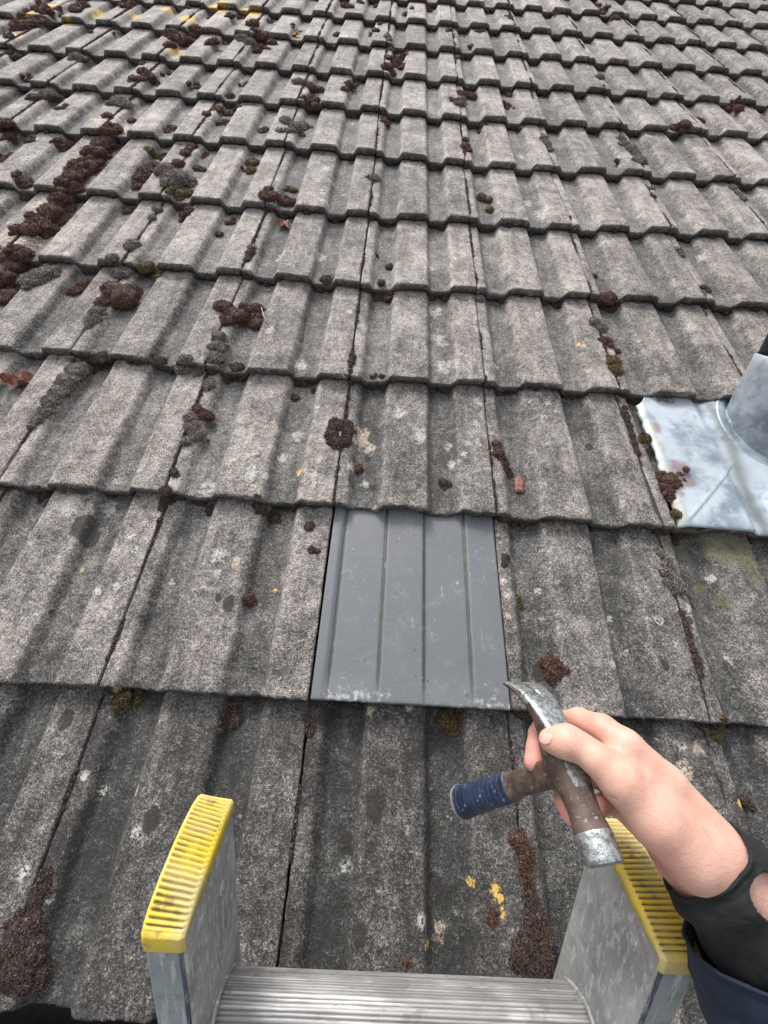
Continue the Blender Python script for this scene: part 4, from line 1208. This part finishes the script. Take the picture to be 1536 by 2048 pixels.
lo = np.array([.105, .135, .215]); hi = np.array([.34, .37, .385])
sd_ = SDF(lo, hi, .00115)
dT = sd_.chain(THUMB, .006); dI = sd_.chain(INDEX, .004); dM = sd_.chain(MIDDLE, .004); dR = sd_.chain(RING, .004); dL = sd_.chain(LITTLE, .004)
body = sd_.su(sd_.chain(ARM, .01), sd_.chain(ARM2, .01), .02)
palm = sd_.chain([J(1262, 1530, .300, .012), J(1330, 1610, .288, .0185), J(1400, 1700, .277, .0205)], .01)
palm = sd_.su(palm, sd_.chain([J(1238, 1582, .312, .0105), J(1282, 1600, .318, .013), J(1350, 1670, .304, .017), J(1400, 1730, .288, .018)], .01), .012)
body = sd_.su(body, palm, .022)
for k_, dd_ in ((.0035, dI), (.0035, dM), (.0035, dR), (.0035, dL)): body = sd_.su(body, dd_, k_)
web = sd_.chain([J(1225, 1530, .290, .0075), J(1265, 1570, .284, .012)], .006)
thumbd = sd_.su(dT, web, .008)
body = sd_.su(body, thumbd, .0095)
# shallow creases: thumb joint, index knuckle, wrist
for (px, py, dp, ax, rr) in ((1148, 1523, .290, (1, .35, .2), .0008), (1143, 1515, .288, (1, .1, .2), .0006)):
    pass
Vh, Fh = nets(body, lo, sd_.h)
# tone masks in camera space
px_ = 768 + F * Vh[:, 0] / Vh[:, 2]; py_ = 1024 + F * Vh[:, 1] / Vh[:, 2]
def blob(x, y, r, z0=0, z1=9):
    d = np.hypot(px_ - x, py_ - y) / r
    return (1 - sstep(.3, 1.2, d)) * ((Vh[:, 2] > z0) & (Vh[:, 2] < z1))
pink = np.max([blob(1073, 1510, 34, .322), blob(1076, 1465, 26, .322) * .8, blob(1140, 1622, 40, .29) , blob(1094, 1480, 22, 0, .32) * .6, blob(1170, 1450, 40, .30) * .7, blob(1210, 1450, 50, .28) * .45, blob(1320, 1730, 45) * .5, blob(1340, 1760, 40) * .4], 0)
crs = np.zeros(len(Vh))
def line(x0, y0, x1, y1, w, z1=9):
    d = np.array([x1 - x0, y1 - y0]); L = np.hypot(*d); t = np.clip(((px_ - x0) * d[0] + (py_ - y0) * d[1]) / L ** 2, 0, 1)
    return np.exp(-(np.hypot(px_ - x0 - t * d[0], py_ - y0 - t * d[1]) / w) ** 2) * (Vh[:, 2] < z1) * np.sin(np.pi * np.clip(t, .02, .98)) ** .4
for l_ in ((1133, 1508, 1146, 1522, 2.2, .32), (1140, 1503, 1152, 1519, 1.8, .32), (1128, 1455, 1136, 1475, 1.8, .31), (1138, 1455, 1146, 1478, 1.8, .31), (1221, 1494, 1262, 1520, 2.2, .30), (1215, 1592, 1235, 1600, 2.5, .31), (1405, 1655, 1432, 1690, 2.5, .28), (1290, 1700, 1345, 1765, 3.0, .30)):
    crs = np.maximum(crs, line(*l_))
Vr = (Vh @ R) + CP            # to roof frame
o0 = c2r(camp(1400, 1700, .28))
me = mesh('hand', Vr - o0, Fh); fix_normals(me)
setcol(me, 'tone', np.stack([pink, crs, crs, crs], 1))
no = np.array([v.normal[:] for v in me.vertices])
sink = .0007 * crs
for i, v in enumerate(me.vertices):
    if sink[i] > 1e-5: v.co = v.co - Vector(no[i]) * sink[i]
person = link('person', me, M['skin'], None, MR @ Matrix.Translation(o0.tolist()))
tago(person, 'bare right hand reaching in from the lower right, gripping a hammer by its head', 'person')
sm = person.modifiers.new('smooth', 'SMOOTH'); sm.factor = .5; sm.iterations = 4
# thumb nail: a shell lifted from the skin inside an ellipse
co = np.array([v.co[:] for v in me.vertices])
ca, sa = math.cos(-.45), math.sin(-.45)
ex = (px_ - 1093) * ca - (py_ - 1478) * sa; ey = (px_ - 1093) * sa + (py_ - 1478) * ca
ins = ((np.abs(ex) / 12.5) ** 2.6 + (np.abs(ey) / 14.5) ** 2.6 < 1) & (Vh[:, 2] < .3060)
keep = [tuple(p.vertices) for p in me.polygons if all(ins[i] for i in p.vertices)]
used = sorted({i for f in keep for i in f})
if used:
    mp = {v: i for i, v in enumerate(used)}
    nm = mesh('nail', co[used] + no[used] * .00045, [tuple(mp[i] for i in f) for f in keep])
    t = NT('nail'); t.out((0.66, 0.37, 0.31), .25, 0, .5)
    nl = link('thumb_nail', nm, t.m, person)
    sm2 = nl.modifiers.new('smooth', 'SMOOTH'); sm2.iterations = 3
    so = nl.modifiers.new('solid', 'SOLIDIFY'); so.thickness = .0006; so.offset = -1

# ------------------------------------------------------------------ jacket: cuff and sleeve (children of the person)
PINV = (MR @ Matrix.Translation(o0.tolist())).inverted()
def tube(name, path, mat, nseg=240, amp=.001, seed=0, thick=.0022, hole=None, sub=140, freq=2.0):
    """path: (px,py,depth, radius across the view, radius along the view, tilt)"""
    P = np.array([list(camp(p[0], p[1], p[2])) + list(p[3:]) for p in path])
    t = np.linspace(0, len(P) - 1, sub); i = np.clip(t.astype(int), 0, len(P) - 2); f = (t - i)[:, None]
    Q = P[i] * (1 - f) + P[i + 1] * f
    for _ in range(3): Q[1:-1] = (Q[:-2] + 2 * Q[1:-1] + Q[2:]) / 4
    C_ = Q[:, :3]; D = np.gradient(C_, axis=0); D /= np.linalg.norm(D, axis=1)[:, None]
    a = np.linspace(0, 2 * math.pi, nseg, endpoint=False)
    VV = []
    for j in range(sub):
        n1 = np.cross(D[j], [0, 0, 1]); n1 /= np.linalg.norm(n1); n2 = np.cross(D[j], n1)
        w = fbm(np.cos(a) * freq + seed, np.sin(a) * freq, j / sub * freq * 3 + seed) * amp
        w = w + amp * .7 * np.sin(j / sub * 16 + 2.2 * vnoise(np.cos(a) * 1.5 + seed, np.sin(a) * 1.5) + seed) * (.4 + .6 * np.abs(vnoise(np.cos(a) * 2 + 5, np.sin(a) * 2)))
        sh_ = Q[j, 5] if Q.shape[1] > 5 else 0
        VV.append(C_[j] + (n1[None] * (np.cos(a) * (Q[j, 3]) + np.cos(a) * w)[:, None]) + (n2[None] * (np.sin(a) * Q[j, 4] + np.sin(a) * w)[:, None]) + D[j][None] * (sh_ * np.cos(a))[:, None])
    VV = np.array(VV)
    fs = gridfaces(sub, nseg, True)
    V = VV.reshape(-1, 3)
    if hole:
        hx, hy, rx, ry_, ang = hole
        X_ = 768 + F * V[:, 0] / V[:, 2]; Y_ = 1024 + F * V[:, 1] / V[:, 2]
        cs, sn = math.cos(ang), math.sin(ang)
        e1 = ((X_ - hx) * cs + (Y_ - hy) * sn) / rx; e2 = (-(X_ - hx) * sn + (Y_ - hy) * cs) / ry_
        cd = C_[np.arange(len(V)) // nseg][:, 2]
        h_ = (e1 ** 2 + e2 ** 2 < 1) & (V[:, 2] < cd)
        fs = [f_ for f_ in fs if not any(h_[q_] for q_ in f_)]
    Vr_ = V @ R + CP - o0
    me = mesh(name, Vr_, fs); fix_normals(me)
    o = link(name, me, mat, person)
    so = o.modifiers.new('thickness', 'SOLIDIFY'); so.thickness = thick; so.offset = 0
    sb = o.modifiers.new('sub', 'SUBSURF'); sb.levels = 1; sb.render_levels = 1
    return o
M['cuff'] = mat_cloth('black_cuff_fabric', (0.008, 0.009, 0.010))
M['navy'] = mat_cloth('navy_jacket_fabric', (0.006, 0.013, 0.029), 900)
tube('cuff', [(1408, 1716, .272, .0315, .027), (1428, 1740, .270, .0325, .0275), (1452, 1770, .268, .034, .029), (1490, 1812, .266, .036, .031), (1560, 1890, .262, .040, .034), (1640, 1975, .258, .044, .038)],
     M['cuff'], amp=.0032, seed=3.1, freq=2.0, hole=(1556, 1800, 62, 44, .75))
tube('sleeve', [(1512, 1893, .264, .0400, .036, .0), (1520, 1922, .262, .041, .038, 0), (1535, 1950, .262, .044, .041, 0), (1580, 2020, .260, .050, .048, 0), (1680, 2130, .255, .056, .052, 0), (1800, 2260, .25, .058, .054, 0), (2150, 2650, .235, .062, .058, 0), (2700, 3200, .21, .068, .062, 0)],
     M['navy'], amp=.0035, seed=8.2, sub=150, nseg=120, freq=1.6)

# ------------------------------------------------------------------ dry leaves, twig, bark
def leaf(name, px, py, lpx, wpx, ang, mat, label, curl=.35, cat='leaf', lift=.003):
    p, d = onplane(px, py, -.012); z = surf(p[0], p[1])
    Lm, Wm = lpx * d / F, wpx * d / F
    n, m = 22, 11
    s, q = np.meshgrid(np.linspace(-1, 1, n), np.linspace(-1, 1, m), indexing='ij')
    wd = (1 - np.abs(s) ** 2.2) ** .6 + .05
    wd = wd * (1 + .25 * vnoise(s * 6, 3.1))
    x = s * Lm; y = q * wd * Wm
    zz = curl * Wm * (q ** 2) * (1 + .5 * np.sin(s * 5)) + .25 * Wm * vnoise(s * 3, q * 2) + .15 * Lm * (s ** 2) + lift
    ca, sa = math.cos(ang), math.sin(ang)
    V = np.stack([x * ca - y * sa, x * sa + y * ca, zz], 2).reshape(-1, 3)
    me = mesh(name, V, gridfaces(n, m))
    o = link(name, me, mat, None, MR @ Matrix.Translation((p[0], p[1], z)))
    so = o.modifiers.new('t', 'SOLIDIFY'); so.thickness = .0005
    tago(o, label, cat)
M['leaf_b'] = mat_leaf('dry_brown_leaf', (0.13, 0.055, 0.035), (0.33, 0.17, 0.12))
M['leaf_o'] = mat_leaf('dry_orange_leaf', (0.20, 0.075, 0.03), (0.40, 0.19, 0.08))
leaf('dead_leaf', 34, 753, 30, 15, .25, M['leaf_b'], 'curled pale brown dead leaf at the far left edge of the roof', 1.0)
leaf('dead_leaf', 566, 437, 15, 10, -.2, M['leaf_b'], 'brown curled dead leaf lying below a moss patch in a trough', .5)
leaf('dead_leaf', 590, 66, 10, 6, .1, M['leaf_o'], 'small orange dead leaf in the far upper courses', .5)
def bark():
    p, d = onplane(1041, 966, -.012); z = surf(p[0], p[1])
    mb = MB(); L = .018; w = .0085
    secs = []
    for s in np.linspace(-1, 1, 14):
        a = np.linspace(0, 2 * math.pi, 24, endpoint=False)
        r = 1 + .22 * vnoise(np.cos(a) * 3, np.sin(a) * 3 + 9, s * 1.2) + .12 * np.sin(a * 7)
        k = .55 + .45 * math.sqrt(max(0, 1 - abs(s) ** 6))
        secs.append(np.stack([np.cos(a) * w * r * k + s * .001, np.full(24, s * L) + .0015 * vnoise(a, 3), np.sin(a) * .0038 * r * k + .004], 1))
    mb.loft(secs); me = mb.mesh('bark'); fix_normals(me)
    o = link('bark_chip', me, mat_leaf('rusty_bark', (0.11, 0.045, 0.03), (0.30, 0.15, 0.11)), None, MR @ Matrix.Translation((p[0], p[1], z)))
    tago(o, 'rusty brown ribbed chip of bark right of the joint above the grey tile', 'bark')
bark()
def twig():
    pts = [(519, 600), (524, 618), (533, 640)]
    mb = MB(); secs = []
    Q = []
    for a, b in pts:
        p, d = onplane(a, b, -.002); Q.append(p)
    p0 = Q[0]
    for i, q_ in enumerate(Q):
        a = np.linspace(0, 2 * math.pi, 8, endpoint=False); r = .0007 if i < 2 else .0005
        secs.append(np.stack([q_[0] - p0[0] + r * np.cos(a), np.full(8, q_[1] - p0[1]), surf(q_[0], q_[1]) + .010 - .003 * i + r * np.sin(a)], 1))
    mb.loft(secs); me = mb.mesh('twig'); fix_normals(me)
    o = link('straw', me, mat_leaf('pale_straw', (0.45, 0.42, 0.38), (0.7, 0.67, 0.62)), None, MR @ Matrix.Translation((p0[0], p0[1], 0)))
    tago(o, 'thin pale straw stuck beside a reddish moss patch', 'straw')
twig()

# ------------------------------------------------------------------ eaves, wall and ground
def world_box(name, lo, hi, mat, **kw):
    mb = MB(); mb.box(lo, hi)
    return tago(link(name, mb.mesh(name, False), mat), **kw)
ey, ez = -.326 * math.cos(PITCH), EAVES_Z - .326 * math.sin(PITCH)
mb = MB()
n = 20
secs = []
for x in np.linspace(-3.0, 4.6, 40):
    a = np.linspace(math.pi, 2 * math.pi, n)
    o_ = np.stack([np.full(n, x), ey + .022 + .050 * np.cos(a), ez - .045 + .050 * np.sin(a)], 1)
    i_ = np.stack([np.full(n, x), ey + .022 + .046 * np.cos(a[::-1]), ez - .045 + .046 * np.sin(a[::-1])], 1)
    secs.append(np.concatenate([o_, i_]))
mb.loft(secs); me = mb.mesh('gutter'); fix_normals(me)
tago(link('gutter', me, mat_simple('black_plastic', (0.02, 0.02, 0.022), .45)), 'black half round gutter under the eaves tiles', 'gutter')
world_box('fascia_board', (-3.0, ey + .075, ez - .22), (4.6, ey + .095, ez - .05), mat_simple('painted_board', (0.05, 0.05, 0.05), .6), label='dark fascia board behind the gutter', cat='fascia')
world_box('house_wall', (-2.9, ey + .25, 0), (4.5, ey + .5, ez - .02), mat_simple('rendered_wall', (0.42, 0.40, 0.36), .9, 0, 8), label='pale rendered house wall below the eaves', cat='wall')
world_box('ground', (-400, -400, -.2), (400, 400, 0), mat_simple('paving', (0.12, 0.115, 0.105), .9, 0, 3), kind='structure')
